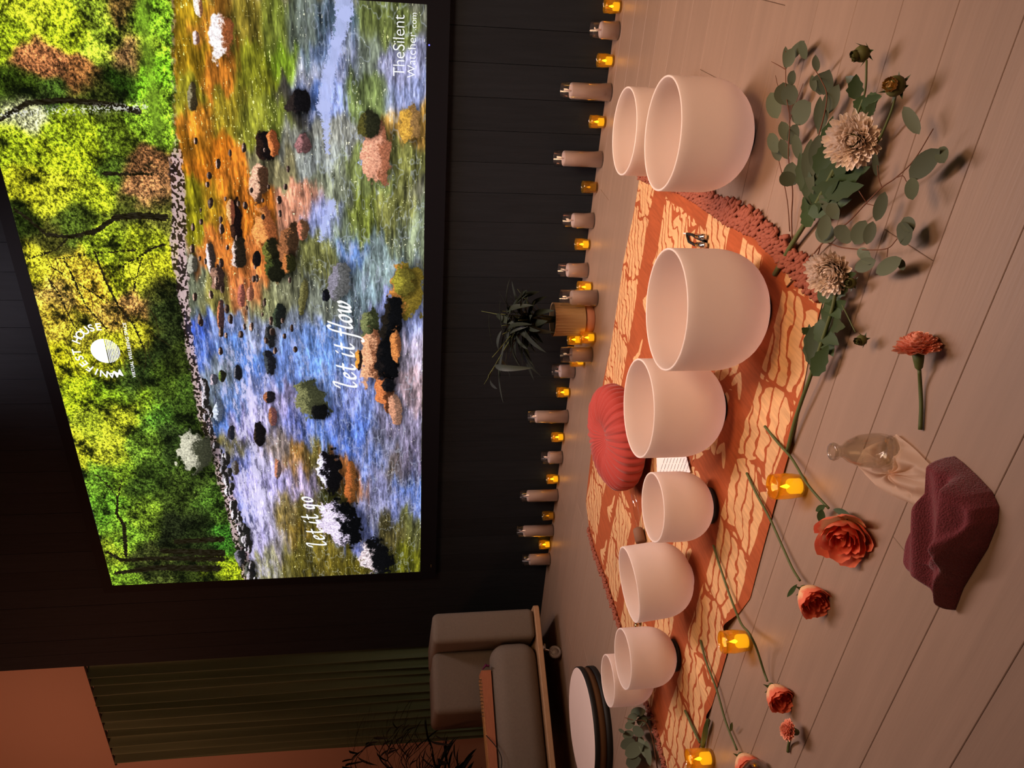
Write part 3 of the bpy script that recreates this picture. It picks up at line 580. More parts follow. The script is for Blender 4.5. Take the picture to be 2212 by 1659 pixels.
for k in range(8):
    z0 = -RR * (.13 + k * .112); z1 = z0 - RR * .062; w0 = math.sqrt(max(0, RR * RR - z0 * z0)); w1 = math.sqrt(max(0, RR * RR - z1 * z1))
    mb.add([(c0.x - w0, c0.z + z0, 0), (c0.x + w0, c0.z + z0, 0), (c0.x + w1, c0.z + z1, 0), (c0.x - w1, c0.z + z1, 0)], [(0, 1, 2, 3)])
on_screen(mb, 'sun_emblem')
mb = MB(); word = 'MANIFEST HOUSE'; R2 = RR * 1.95; fs = RR * .80
for i, ch in enumerate(word):
    if ch == ' ': continue
    v, f = text_mesh(ch, fs, offset=fs * .016); xm = (min(q[0] for q in v) + max(q[0] for q in v)) / 2
    an = math.radians(196 - i * 193 / (len(word) - 1)); t = an - PI / 2
    bx_, bz_ = c0.x + (R2 - fs * .3) * math.cos(an), c0.z + (R2 - fs * .3) * math.sin(an)
    mb.add([(bx_ + (q[0] - xm) * math.cos(t) - q[1] * math.sin(t), bz_ + (q[0] - xm) * math.sin(t) + q[1] * math.cos(t), 0) for q in v], f)
on_screen(mb, 'arched_lettering')['kind'] = 'stuff'
def line_text(s, pl, pr, size_ratio=None, offset=0.0, spacing=1.0, name='lettering', squeeze=1.0):
    a_ = wl(*pl); b_ = wl(*pr); v, f = text_mesh(s, 1.0, spacing, offset); w_ = max(q[0] for q in v); L = math.hypot(b_.x - a_.x, b_.z - a_.z)
    k = L / w_; ux, uz = (b_.x - a_.x) / L, (b_.z - a_.z) / L
    mb = MB().add([(a_.x + (q[0] * ux - q[1] * squeeze * uz) * k, a_.z + (q[0] * uz + q[1] * squeeze * ux) * k, 0) for q in v], f)
    on_screen(mb, name)
line_text('VIRTUAL WELLBEING SPACE', (294, 815), (272, 697), offset=.012, spacing=1.1)
line_text('TheSilent', (874, 166), (874, 32), offset=-.012, squeeze=1.12)
line_text('Watcher', (897, 169), (899, 70), offset=-.012)
line_text('.com', (899, 66), (900, 28), offset=-.008)

# ------------------------------------------------------------------ curtain
cur = thing('curtain', 'dark green pleated curtain hanging left of the boarded wall', 'curtain', (-4.98, 3.785, 0))
vs = []; fs_ = []; NX, NZ = 180, 26; x0, x1 = -4.455, -5.53
for j in range(NZ):
    z = .02 + (3.05 - .02) * j / (NZ - 1)
    for i in range(NX):
        u = i / (NX - 1); ph = u * 11.5 * 2 * PI; am = .042 + .006 * math.sin(z * 1.7 + u * 9)
        s = math.sin(ph + .35 * math.sin(z * 1.3 + u * 20)); y = am * (abs(s) ** .8 * (1 if s > 0 else -1)) + .008 * math.sin(ph * .37 + z)
        dz = -.02 * (.5 - .5 * s) if j == NZ - 1 else 0
        vs.append((x0 + (x1 - x0) * u + .012 * math.cos(ph) + .49 - .49 + 4.98, y, z + dz))
for j in range(NZ - 1):
    for i in range(NX - 1): q = j * NX + i; fs_.append((q, q + 1, q + NX + 1, q + NX))
link('drape', pydata('drape', vs, fs_), MT['curtain'], cur, True)
MB().tube([(-.56, 0, 3.045), (.53, 0, 3.045)], .008, 8).build('rail', MT['rubber'], cur)

# ------------------------------------------------------------------ armchair on castors
A0 = Vector((-3.637, 3.357, 0)); dd = Vector((-.451, -.8925, 0)); CR = math.atan2(dd.y, dd.x)
ch = thing('armchair', 'grey upholstered low armchair on a plywood base with castors', 'chair', A0, CR)
# local x runs along the board towards the eye, local y to the right side of x (outward = -y ... away = +y is left)
sgn = -1                                          # depth away from the eye is local -y
base = rounded('base_board', 0, 1.30, -.92, 0, .128, .160, .004, 2, only_vertical=.03); link('base_board', base, MT['oakedge'], ch)
link('backrest', rounded('backrest', .015, .200, -.86, -.010, .162, .785, .035, 4), MT['cushion'], ch, True)
link('back_cushion', rounded('back_cushion', .196, .56, -.86, -.225, .162, .782, .04, 4), MT['cushion'], ch, True)
link('armrest', rounded('armrest', .208, 1.27, -.220, -.006, .162, .445, .095, 6), MT['cushion'], ch, True)
link('seat', rounded('seat', .565, 1.27, -.86, -.290, .162, .38, .05, 4), MT['cushion'], ch, True)
for i, (x, y) in enumerate(((.24, -.10), (1.15, -.10), (.12, -.78), (1.15, -.80))):
    wb = MB().tube([(x, y, .128), (x, y, .10)], .016, 10).tube([(x - .022, y, .10), (x + .012, y, .10), (x + .03, y, .035)], .008, 6)
    fk = wb.build('castor', MT['steel'], ch, True)
    MB().lathe([(.001, -.014), (.018, -.014), (.019, -.008), (.028, -.008), (.030, -.014), (.036, -.011), (.040, -.006), (.040, .006), (.036, .011), (.030, .014), (.028, .008), (.019, .008), (.018, .014), (.001, .014)], 24).build('wheel', MT['castor'], fk, True)
    wh = fk.children[0]; wh.location = (x + .03, y, .040); wh.rotation_euler = (PI / 2, 0, .25)
# ------------------------------------------------------------------ string instrument lying on the chair
kan = thing('string_instrument', 'long reddish wooden string instrument lying across the grey armchair', 'instrument', (A0.x, A0.y, .447), CR)
bm = MB(); L0, L1 = .36, 1.10
top = [(L0, -.235), (L0 + .06, -.03), (L1, -.03), (L1, -.235)]
prof = [(0.0, .0), (.005, .052), (.745, .030), (.745, 0)]
def slab(xa, xb, ya, yb, z0, za, zb):
    return [(xa, ya, z0), (xb, ya, z0), (xb, yb, z0), (xa, yb, z0), (xa, ya, za), (xb, ya, zb), (xb, yb, zb), (xa, yb, za)], [(0, 3, 2, 1), (4, 5, 6, 7), (0, 1, 5, 4), (1, 2, 6, 5), (2, 3, 7, 6), (3, 0, 4, 7)]
MB().add(*slab(L0, L1, -.205, -.055, 0, .058, .034)).build('body', MT['redwood'], kan)
for k in range(9):
    MB().tube([(L0 + .03, -.195 + k * .016, .062), (L1 - .02, -.195 + k * .016, .041)], .0009, 4).build('string', MT['brass'], kan)
for k in range(11):
    MB().tube([(L0 + .05 + k * .02, -.064 - .001 * k, .055), (L0 + .05 + k * .02, -.064 - .001 * k, .076)], .0028, 6).build('tuning_pin', MT['steel'], kan)
arc = [(L0 + .36 + .28 * t, -.028, .045 - .075 * math.sin(PI * t) + .012) for t in np.linspace(0, 1, 16)]
MB().tube([(x, .008 - .03 * (1 - math.sin(PI * i / 15)), z + .0) for i, (x, y, z) in enumerate(arc)], .0028, 6).build('carrying_cord', MT['rubber'], kan, True)
ts = MB()
for i in range(14): ts.tube([(L0 - .005, -.05, .05), (L0 - .02 - random.random() * .012, -.05 + random.uniform(-.02, .02), .03), (L0 - .02, -.04 + random.uniform(-.02, .02), .012)], .0035, 5)
ts.build('tassel', MT['purple'], kan)
kan.children[-1]['kind'] = 'stuff'

# ------------------------------------------------------------------ frame drum
c = Vector((-3.46, 2.382, 0)); R = .275
dr = thing('frame_drum', 'large round frame drum with pale skin lying on the floor', 'drum', c)
MB().lathe([(.001, .088), (R - .006, .088), (R, .085)], 64).build('drum_head', MT['drumskin'], dr)
MB().lathe([(R - .001, .0865), (R + .004, .084), (R + .004, .062), (R, .062), (R - .012, .06)], 64).build('upper_rim', MT['rubber'], dr, True)
MB().lathe([(R - .002, .062), (R - .002, .028), (R - .012, .028)], 64).build('shell', MT['drumwood'], dr, True)
MB().lathe([(R, .028), (R + .004, .028), (R + .004, .0), (R - .012, .0), (R - .012, .03)], 64).build('lower_rim', MT['rubber'], dr, True)

# ------------------------------------------------------------------ printed throw
th_o = thing('printed_throw', 'rust and cream leaf-printed throw with fringed ends under the white bowls', 'blanket', (-1.7, 2.3, 0))
bk = [(-2.70, 3.00), (-2.62, 3.11), (-2.27, 3.165), (-1.69, 3.10), (-1.25, 3.095), (-1.05, 3.06), (-.875, 3.06)]
ft = [(-2.72, 1.46), (-2.48, 1.505), (-2.35, 1.495), (-1.88, 1.500), (-1.80, 1.535), (-1.70, 1.50), (-1.62, 1.475), (-1.43, 1.487), (-1.10, 1.50), (-.86, 1.545), (-.72, 1.555)]
lf_ = [(-2.72, 1.46), (-2.66, 1.81), (-2.70, 2.27), (-2.70, 2.63), (-2.72, 2.85), (-2.70, 3.00)]
rt_ = [(-.72, 1.555), (-.70, 1.95), (-.74, 2.20), (-.765, 2.5), (-.83, 2.8), (-.875, 3.06)]
def pl(P, t, ax):                                 # point of a polyline by its fraction
    P = np.array(P); s = np.r_[0, np.cumsum(np.hypot(*np.diff(P, axis=0).T))]; s /= s[-1]
    return np.array([np.interp(t, s, P[:, 0]), np.interp(t, s, P[:, 1])])
NX, NY = 190, 150; vs = []; uvs = []
wob = fbm(NX, NY, 30, 22, 501, 4); c00, c10, c01, c11 = map(np.array, (ft[0], ft[-1], bk[0], bk[-1]))
def throw_pt(u, v):
    F, Bk, Lf, Rt = pl(ft, u, 0), pl(bk, u, 0), pl(lf_, v, 1), pl(rt_, v, 1)
    return F * (1 - v) + Bk * v + Lf * (1 - u) + Rt * u - ((1 - u) * (1 - v) * c00 + u * (1 - v) * c10 + (1 - u) * v * c01 + u * v * c11)
def throw_z(x, y):
    z = .0035 + .0015 * math.sin(x * 9 + y * 4)
    z += .020 * math.exp(-((x + 1.79) / .05) ** 2 - ((y - 1.50) / .10) ** 2)            # the lifted fold at the front edge
    z += .009 * math.exp(-((x + 1.0 + .35 * (y - 2.4)) / .02) ** 2) * (2.15 < y < 2.8)
    z += .010 * math.exp(-((x + 2.12 - .5 * (y - 1.6)) / .03) ** 2) * (y < 1.9)
    z += .007 * math.exp(-((x + 1.13 + .4 * (y - 1.6)) / .02) ** 2) * (y < 1.8)
    return z
for j in range(NY):
    for i in range(NX):
        x, y = throw_pt(i / (NX - 1), j / (NY - 1)); z = throw_z(x, y) + (wob[j, i] - .5) * .004
        vs.append((x + 1.7, y - 2.3, z)); uvs.append(((x - X0R) / (X1R - X0R), (y - Y0R) / (Y1R - Y0R)))
fs_ = [(j * NX + i, j * NX + i + 1, (j + 1) * NX + i + 1, (j + 1) * NX + i) for j in range(NY - 1) for i in range(NX - 1)]
me = pydata('cloth', vs, fs_); uvl = me.uv_layers.new(name='uv'); li = np.empty(len(me.loops), np.int32); me.loops.foreach_get('vertex_index', li)
uvl.data.foreach_set('uv', np.array(uvs, np.float32)[li].ravel()); link('cloth', me, MT['throw'], th_o, True)
def fringe_mesh(k):
    r = random.Random(k); mb = MB()
    for q in range(5):                            # a twisted tassel of five looped cords
        a = r.uniform(-.5, .5); L = r.uniform(.040, .062); ox = (q - 2) * .0055; P = []
        for i in range(9):
            t = i / 8; P.append((ox + .006 * math.sin(t * 14 + q) + a * .02 * t, -.012 + t * L, .010 + .007 * math.cos(t * 14 + q) * (1 - .5 * t)))
        mb.tube(P, [.0042 + .0016 * abs(math.sin(i * 1.6)) for i in range(9)], 5)
    return mb.mesh('tassel')
fm = [fringe_mesh(k) for k in range(4)]
for m_ in fm: m_.materials.append(MT['fringe']); m_.polygons.foreach_set('use_smooth', [True] * len(m_.polygons))
for side, n_ in ((1, 40), (0, 46)):
    for k in range(n_):
        v = (k + .5) / n_; p = throw_pt(side, v); q = throw_pt(side, min(1, v + .01)); q0 = throw_pt(side, max(0, v - .01)); t = q - q0
        if side == 1 and v > .64: s_ = .8
        else: s_ = 1.0 + .25 * random.random()
        o = link('tassel', fm[k % 4], None, th_o); o.location = (p[0] + 1.7, p[1] - 2.3, .001)
        o.rotation_euler = (0, 0, math.atan2(t[1], t[0]) + (PI if side == 1 else 0) + random.uniform(-.35, .35)); o.scale = (s_ * (1.15 if side else .8), s_ * (1.1 if side else .7), s_ * (1 if side else .7))

# ------------------------------------------------------------------ quartz singing bowls
def bowl(x, y, R, H, label, tilt=None, ring=False):
    t = .0058; zc = .56 * H; pr = []
    for i in range(15):
        a = i / 14; z = zc * (1 - math.cos(a * PI / 2)); r = R * max(0, 1 - ((zc - z) / zc) ** 2.3) ** (1 / 2.3)
        pr.append((max(r, .02), z))
    out = [(.001, 0), (R * .30, 0)] + [q for q in pr if q[0] > R * .33]
    out += [(R, zc + (H - zc) * k / 4) for k in range(1, 5)]
    inn = [(max(.001, r - t), max(z, t)) for r, z in out[::-1]]; inn[0] = (R - t, H)
    rim = [(R - t * .12, H + t * .35), (R - t * .5, H + t * .5), (R - t * .88, H + t * .35)]
    o = thing('singing_bowl', label, 'bowl', (x, y, .0075), 0, 'frosted white quartz bowls on the throw')
    b = MB().lathe(out + rim + inn, 72).build('bowl_body', MT['bowl'], o, True)
    rg = MB().lathe([(R * .30 + .008 * math.cos(a), .001 + .0052 * math.sin(a)) for a in np.linspace(0, 2 * PI, 10)[:-1]], 40, closed=True)
    if ring:
        rg = MB().lathe([(R * .46 + .008 * math.cos(a), .004 + .007 * math.sin(a)) for a in np.linspace(0, 2 * PI, 12)[:-1]], 40, closed=True)
        b.location.z = .004
    if not tilt: rg.build('rubber_ring', MT['rubber'], o, True)
    if tilt: b.rotation_euler = tilt; b.location.z = .004
    return o
bowl(-.4929, 2.1404, .1542, .2477, 'large frosted white bowl at the right, overlapping the bowl behind it')
bowl(-.8768, 1.817, .1640, .2700, 'largest frosted white bowl, nearest the cut flower stems')
bowl(-1.2542, 1.9144, .1512, .2591, 'frosted white bowl standing in front of the rust velvet cushion')
bowl(-1.5631, 1.8168, .1101, .1864, 'smaller frosted white bowl beside the printed paper, with black ring under it', ring=True)
bowl(-1.8739, 1.8258, .1267, .2132, 'frosted white bowl leaning to one side in the middle of the row', tilt=(.02, -.13, 0))
bowl(-2.2423, 1.7951, .1052, .1898, 'small frosted white bowl on a black ring in front of the leftmost bowl', ring=True)
bowl(-.6053, 2.6437, .1445, .2081, 'frosted white bowl at the right half hidden by the big bowl in front')
bowl(-2.5257, 1.9235, .0981, .179, 'leftmost and smallest frosted white bowl beside the frame drum')

# ------------------------------------------------------------------ velvet cushion
ccen = Vector((-1.80, 2.55, 0))
cu = thing('floor_cushion', 'round pleated rust velvet cushion behind the white bowls', 'cushion', (ccen.x, ccen.y, .008))
NA, NR = 240, 22; vs = []; fs_ = []; RC, HC = .215, .155
pl_ = [random.uniform(-.5, .5) for _ in range(90)]
def cush(a, t):                                   # t 0 top centre .. 1 bottom centre
    th = t * PI; r = RC * math.sin(th) ** .62 if t < 1 else 0; z = HC / 2 + HC / 2 * math.cos(th) * abs(math.cos(th)) ** -.25 if abs(math.cos(th)) > 1e-4 else HC / 2
    if t < .5: z -= .050 * math.exp(-(r / .055) ** 2)
    k = .5 + .5 * math.sin(a * 34 + 1.6 * math.sin(a * 5) + r * 10); am = .0125 * min(1, r / .07) * math.sin(th) ** .3
    k2 = math.sin(a * 71 + 3 * math.sin(a * 3)) * .0022 * min(1, r / .05)
    return r + (k ** .7 - .6) * am * (r / RC) + k2, z + (k ** .7 - .5) * am * abs(math.cos(th)) + k2 * .6
for j in range(NR):
    t = .015 + .97 * j / (NR - 1)
    for i in range(NA):
        a = 2 * PI * i / NA; r, z = cush(a, t); vs.append((r * math.cos(a), r * math.sin(a), max(z, 0)))
for j in range(NR - 1):
    for i in range(NA): i2 = (i + 1) % NA; fs_.append((j * NA + i, (j + 1) * NA + i, (j + 1) * NA + i2, j * NA + i2))
fs_.append(tuple(range(NA))); link('pleated_cover', pydata('pleated_cover', vs, fs_), MT['velvet'], cu, True)
MB().lathe([(.001, .020), (.012, .018), (.018, .010), (.016, .0), (.001, -.002)], 20).build('button', MT['velvet'], cu, True, loc=(0, 0, HC - .058))
cu.rotation_euler = (.10, -.06, 0); cu.location.z = .024

# ------------------------------------------------------------------ candles along the wall
def pillar_proto(H, Cn, D=.082):
    o = thing('pillar_candle', 'x', 'candle'); R = D / 2
    MB().lathe([(.001, 0), (R, 0), (R, H), (R - .0016, H + .0008), (R - .0028, H), (R - .0028, .004), (.001, .004)], 36).build('glass_cylinder', MT['clear'], o, True)
    rr_ = R - .0045
    wx = MB().lathe([(.001, .0045), (rr_, .0045), (rr_, Cn - .006), (rr_ - .004, Cn), (rr_ - .012, Cn - .002), (.001, Cn - .006)], 36).build('wax_body', MT['wax'], o, True)
    MB().lathe([(.0015, Cn - .006), (.0025, Cn), (.0055, Cn + .006), (.0048, Cn + .012), (.0022, Cn + .022), (.0003, Cn + .030)], 12).build('flame_tip', MT['wax'], wx, True)
    MB().tube([(0.011, -.012, Cn - .008), (.011, -.012, Cn - .003)], .0018, 6).build('switch', MT['rubber'], wx)
    return o
pillars = {}
def pillar(x, y, H, Cn, label, tall):
    key = (H, Cn); pos = away((x, y, 0), .041)
    pos.y = min(pos.y, 3.766 - .0415)
    g = {2: 'tall pillar candles along the wall', 1: 'middling pillar candles along the wall', 0: 'short pillar candles along the wall'}[tall]
    if key not in pillars:
        o = pillar_proto(H, Cn); o.location = pos; o['label'] = label; o['group'] = g; pillars[key] = o; return o
    return dup(pillars[key], pos, random.uniform(-.3, .3), label, g)
SH_, MD_, TL_ = (.121, .083), (.149, .108), (.229, .190)
pillar(-.404, 3.642, *SH_, 'short pillar candle in clear glass nearest the right end of the row', 0)
pillar(-.662, 3.64, *TL_, 'tall pillar candle in clear glass behind the right-hand bowls, rightmost tall one', 2)
pillar(-.97, 3.65, *TL_, 'tall pillar candle in clear glass, second tall one from the right end', 2)
pillar(-1.276, 3.658, *MD_, 'middling pillar candle in clear glass right after a dim amber tealight', 1)
pillar(-1.539, 3.651, *MD_, 'middling pillar candle in clear glass under the rightmost leaf tip of the potted plant', 1)
pillar(-1.58, 3.407, .182, .132, 'pillar candle in a larger clear glass standing in front right of the ribbed pot', 1)
pillar(-1.876, 3.366, .155, .108, 'pillar candle left of the ribbed pot with an amber glow showing through its glass', 1)
pillar(-2.144, 3.66, *SH_, 'short pillar candle at the wall just left of the plant pot group', 0)
pillar(-2.459, 3.68, *TL_, 'tall pillar candle in clear glass, first tall one left of the potted plant', 2)
pillar(-2.76, 3.692, *SH_, 'short pillar candle between two amber tealights on the left half of the row', 0)
pillar(-3.047, 3.687, *TL_, 'tall pillar candle in clear glass, second from left of the tall ones', 2)
pillar(-3.336, 3.69, *TL_, 'tall pillar candle in clear glass, leftmost of the tall ones', 2)
pillar(-3.573, 3.68, .175, .136, 'leftmost pillar candle, at the end of the row near the armchair', 1)

def votive_proto(D=.063, H=.078, big=False, dim=False):
    o = thing('votive_candle', 'x', 'candle'); R = D / 2; n = 48
    pr = [(.001, 0), (R * .80, 0), (R * .86, .004), (R * .95, H * .35), (R, H * .62), (R * .97, H * .80), (R * .99, H)]
    v = []; f = []
    for r, z in pr + [(R * .94, H), (R * .92, H * .8), (R * .94, H * .6), (R * .86, H * .3), (R * .74, .008), (.001, .008)]:
        for k in range(n):
            a = 2 * PI * k / n; q = r
            if .3 * H < z < .78 * H and r > R * .5: q = r * (1 + .022 * math.cos(a * 12) + .012 * math.cos(a * 24 + 1))
            v.append((q * math.cos(a), q * math.sin(a), z))
    m_ = 13
    for i in range(m_ - 1):
        for k in range(n): k2 = (k + 1) % n; f.append((i * n + k, i * n + k2, (i + 1) * n + k2, (i + 1) * n + k))
    g = MB().add(v, f).build('glass_cup', MT['amber'], o, True)
    if big:
        bd = MB()
        for k in range(26):
            a = 2 * PI * k / 26; bd.lathe([(.0002, -.0016), (.0016, 0), (.0002, .0016)], 6, (R * .965 * math.cos(a), R * .965 * math.sin(a), H * .80))
        b_ = bd.build('bead_row', MT['amber'], g, True); b_['kind'] = 'stuff'
    tl = MB().lathe([(.001, .009), (R * .60, .009), (R * .60, H * .42), (R * .54, H * .46), (.001, H * .44)], 24).build('tealight', MT['led_dim' if dim else 'led'], o, True)
    MB().lathe([(.0015, H * .44), (.0055, H * .52), (.0045, H * .60), (.0003, H * .74)], 10).build('flame', MT['flame_dim' if dim else 'flame'], tl, True)
    return o
vt = {}
def votive(x, y, label, kind='n', rz=0.0, z=0.0, shift=True):
    pos = away((x, y, z), .03) if shift else Vector((x, y, z)); pos.y = min(pos.y, 3.766 - .033)
    g = 'amber glass tealights in the foreground' if kind == 'b' else 'amber glass tealights along the wall'
    if kind not in vt:
        o = votive_proto(D=.064 if kind == 'b' else .060, H=.082 if kind == 'b' else .074, big=kind == 'b', dim=kind == 'd'); o.location = pos; o['label'] = label; o['group'] = g; vt[kind] = o
    else: o = dup(vt[kind], pos, rz, label, g)
    if kind != 'd':
        l = bpy.data.lights.new('tealight_lamp', 'POINT'); l.energy = .055 if kind == 'n' else .09; l.color = (1, .50, .10); l.shadow_soft_size = .012
        lo = bpy.data.objects.new('tealight_lamp', l); COL.objects.link(lo); lo.location = (pos.x, pos.y, pos.z + .055)
    return o
votive(-.310, 3.663, 'lit amber tealight at the far right end of the candle row')
votive(-.532, 3.67, 'lit amber tealight between the rightmost short and rightmost tall pillar candles')
votive(-.802, 3.678, 'lit amber tealight between the two right-hand tall pillar candles')
votive(-1.113, 3.678, 'dim amber tealight left of the second tall candle from the right', 'd')
votive(-1.409, 3.68, 'lit amber tealight between the two middling pillar candles right of the plant')
votive(-1.579, 3.532, 'amber tealight mostly hidden behind the larger clear glass right of the pot')
votive(-1.771, 3.351, 'lit amber tealight standing in front of the ribbed plant pot')
votive(-1.915, 3.60, 'amber tealight peeping out between the ribbed pot and the pillar candle left of it')
votive(-1.985, 3.49, 'amber tealight glowing through the glass of the pillar candle left of the pot')
votive(-2.312, 3.712, 'lit amber tealight right of the first tall pillar candle left of the plant')
votive(-2.625, 3.722, 'lit amber tealight left of the first tall pillar candle left of the plant')
votive(-2.939, 3.73, 'lit amber tealight just right of the second tall candle from the left')
votive(-3.232, 3.73, 'dim amber tealight between the two leftmost tall pillar candles', 'd')
votive(-3.476, 3.732, 'leftmost lit amber tealight, beside the last tall pillar candle')
p = fl(1748, 1049); votive(p.x, p.y, 'amber glass tealight beside the glass bottle, rightmost in the foreground', 'b')
p = fl(1628, 1383); votive(p.x, p.y, 'amber glass tealight under a rose stem at the edge of the throw', 'b', .4)
p = fl(1546, 1636); votive(p.x, p.y, 'amber glass tealight at the bottom left corner near the bundle of cut stalks', 'b', 1.1)

# ------------------------------------------------------------------ plant in the ribbed pot
pc = away((-1.701, 3.411, 0), .075)
pp = thing('potted_plant', 'leafy dark plant in a ribbed pot standing among the candles', 'plant', pc)
MB().lathe([(.001, 0), (.066, 0), (.068, .004), (.072, .044), (.066, .046), (.001, .046)], 32).build('pot_foot', MT['terra'], pp, True)
n = 120; v = []; f = []
for r, z in ((.070, .046), (.080, .050), (.083, .20), (.086, .205), (.078, .205), (.076, .18), (.001, .178)):
    for k in range(n): a = 2 * PI * k / n; q = r + (.0022 if (k % 4) < 2 else -.0026) * (.05 < z < .204 and r > .079); v.append((q * math.cos(a), q * math.sin(a), z))
for i in range(6):
    for k in range(n): k2 = (k + 1) % n; f.append((i * n + k, i * n + k2, (i + 1) * n + k2, (i + 1) * n + k))
MB().add(v, f).build('ribbed_pot', MT['pot'], pp)
MB().lathe([(.001, .186), (.075, .184)], 24).build('soil', MT['soil'], pp)
def strap_leaf(L, W, droop, seg=9, fold=.25):
    v = []; f = []
    for i in range(seg + 1):
        t = i / seg; w_ = W * (math.sin(PI * min(1, t * .93 + .05)) ** .75) * (1 if i < seg else .02); x = L * t * (1 - .12 * droop * t); z = L * (-droop * t * t * .55)
        v += [(x, -w_ / 2, z + fold * w_ / 2), (x, 0, z), (x, w_ / 2, z + fold * w_ / 2)]
    for i in range(seg):
        q = i * 3; f += [(q, q + 3, q + 4, q + 1), (q + 1, q + 4, q + 5, q + 2)]
    return pydata('leaf', v, f)
lm = [strap_leaf(.26, .034, d) for d in (.2, .55, .9, 1.3)]
for m_ in lm: m_.materials.append(MT['palm']); m_.polygons.foreach_set('use_smooth', [True] * len(m_.polygons))
random.seed(21)
for s_ in range(12):
    a = -.5 - s_ * .22 if s_ % 2 else s_ * 2.4; tilt = .12 + .055 * s_; hz = .20 + .20 * random.random() + (.06 if s_ < 4 else 0)
    P = smooth_pts([(0.01 * math.cos(a), .01 * math.sin(a), .18), (.03 * math.cos(a), .03 * math.sin(a), .18 + hz * .5), (hz * tilt * math.cos(a) * 1.3, hz * tilt * math.sin(a) * 1.3, .18 + hz)], 5)
    st_ = MB().tube(P, [.0045 - .0003 * i for i in range(len(P))], 6).build('stalk', MT['stem'], pp, True)
    for k in range(7):
        q = P[min(len(P) - 1, 3 + k)]; la = a + k * 2.3 + random.uniform(-.4, .4)
        la = -abs(la) if q.y + .26 * math.sin(la) > .10 else la; o = link('leaf', lm[(k + s_) % 4], None, pp); o.location = q; o.rotation_euler = (random.uniform(-.5, .5), -.55 + .25 * k * .4 - random.uniform(0, .5), la); s2 = random.uniform(.6, 1.0); o.scale = (s2, s2 * random.uniform(.8, 1.3), s2)
# ------------------------------------------------------------------ dark palm behind the armchair
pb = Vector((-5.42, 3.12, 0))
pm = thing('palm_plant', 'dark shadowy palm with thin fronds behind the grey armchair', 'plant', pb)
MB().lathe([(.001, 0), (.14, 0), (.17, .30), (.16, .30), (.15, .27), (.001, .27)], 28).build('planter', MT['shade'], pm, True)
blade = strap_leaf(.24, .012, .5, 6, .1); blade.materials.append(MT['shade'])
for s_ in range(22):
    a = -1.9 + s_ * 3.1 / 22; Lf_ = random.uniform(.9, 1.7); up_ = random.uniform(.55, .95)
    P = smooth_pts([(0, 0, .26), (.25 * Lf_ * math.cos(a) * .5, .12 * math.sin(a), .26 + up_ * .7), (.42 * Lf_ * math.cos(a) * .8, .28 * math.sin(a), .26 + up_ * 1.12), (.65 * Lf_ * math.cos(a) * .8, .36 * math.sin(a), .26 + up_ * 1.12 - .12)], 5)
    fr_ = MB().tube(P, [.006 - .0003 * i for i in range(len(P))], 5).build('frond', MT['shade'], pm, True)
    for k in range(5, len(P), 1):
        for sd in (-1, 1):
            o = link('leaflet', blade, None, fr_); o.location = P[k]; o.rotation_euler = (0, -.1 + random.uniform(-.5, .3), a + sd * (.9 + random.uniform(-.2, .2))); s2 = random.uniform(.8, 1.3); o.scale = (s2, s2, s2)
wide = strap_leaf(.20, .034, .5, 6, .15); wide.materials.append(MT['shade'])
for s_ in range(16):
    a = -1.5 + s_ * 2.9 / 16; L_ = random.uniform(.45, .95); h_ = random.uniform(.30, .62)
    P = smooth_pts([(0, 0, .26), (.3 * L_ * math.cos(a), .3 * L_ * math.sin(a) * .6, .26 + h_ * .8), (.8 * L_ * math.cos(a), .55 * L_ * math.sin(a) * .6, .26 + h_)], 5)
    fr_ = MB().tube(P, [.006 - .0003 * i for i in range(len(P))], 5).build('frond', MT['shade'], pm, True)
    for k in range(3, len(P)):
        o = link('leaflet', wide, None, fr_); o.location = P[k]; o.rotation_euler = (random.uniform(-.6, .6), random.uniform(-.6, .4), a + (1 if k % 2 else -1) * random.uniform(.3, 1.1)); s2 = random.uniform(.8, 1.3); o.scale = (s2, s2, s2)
# ================================================================== FLOWERS ON THE FLOOR
EYEV = Vector((0, 0, EYE))
def leaf_mesh(kind):
    v = []; f = []; n = 8
    for i in range(n + 1):
        t = i / n
        if kind == 'round': w_ = math.sin(PI * t) ** .52
        elif kind == 'oval': w_ = math.sin(PI * t) ** .75
        else: w_ = math.sin(PI * t ** .75) ** .9 * (1 + (.14 if i % 2 else -.10))
        if i in (0, n): w_ = .03
        v += [(t, -.5 * w_, .06 * w_), (t, 0, -.03 * math.sin(PI * t)), (t, .5 * w_, .06 * w_)]
    for i in range(n): q = i * 3; f += [(q, q + 3, q + 4, q + 1), (q + 1, q + 4, q + 5, q + 2)]
    return pydata('leaf', v, f)
LM = {}
for k_ in ('round', 'oval', 'jag'):
    for m_ in ('euc', 'leaf'):
        q = leaf_mesh(k_); q.materials.append(MT[m_]); q.polygons.foreach_set('use_smooth', [True] * len(q.polygons)); LM[k_, m_] = q
def leaf(parent, org, x1, y1, x2, y2, wpx, z1=.02, z2=.03, kind='round', m='euc', face=.75):
    """leaf from one point of the floor picture to another, wpx wide"""
    a = fl(x1, y1, z1); b = fl(x2, y2, z2); ax = (b - a); L = ax.length; X = ax.normalized(); c = (a + b) / 2
    N = (Vector((0, 0, 1)) * (1 - face) + (EYEV - c).normalized() * face); N = (N - X * N.dot(X)).normalized(); Y = N.cross(X)
    o = link('leaf', LM[kind, m], None, parent); W_ = wpx * mpp(c)
    mw = Matrix(((X.x * L, Y.x * W_, N.x * W_, a.x), (X.y * L, Y.y * W_, N.y * W_, a.y), (X.z * L, Y.z * W_, N.z * W_, a.z), (0, 0, 0, 1)))
    o.matrix_local = Matrix.Translation(-Vector(org)) @ mw
    return o
def path(pts, n=5): return smooth_pts([fl(*p) for p in pts], n)
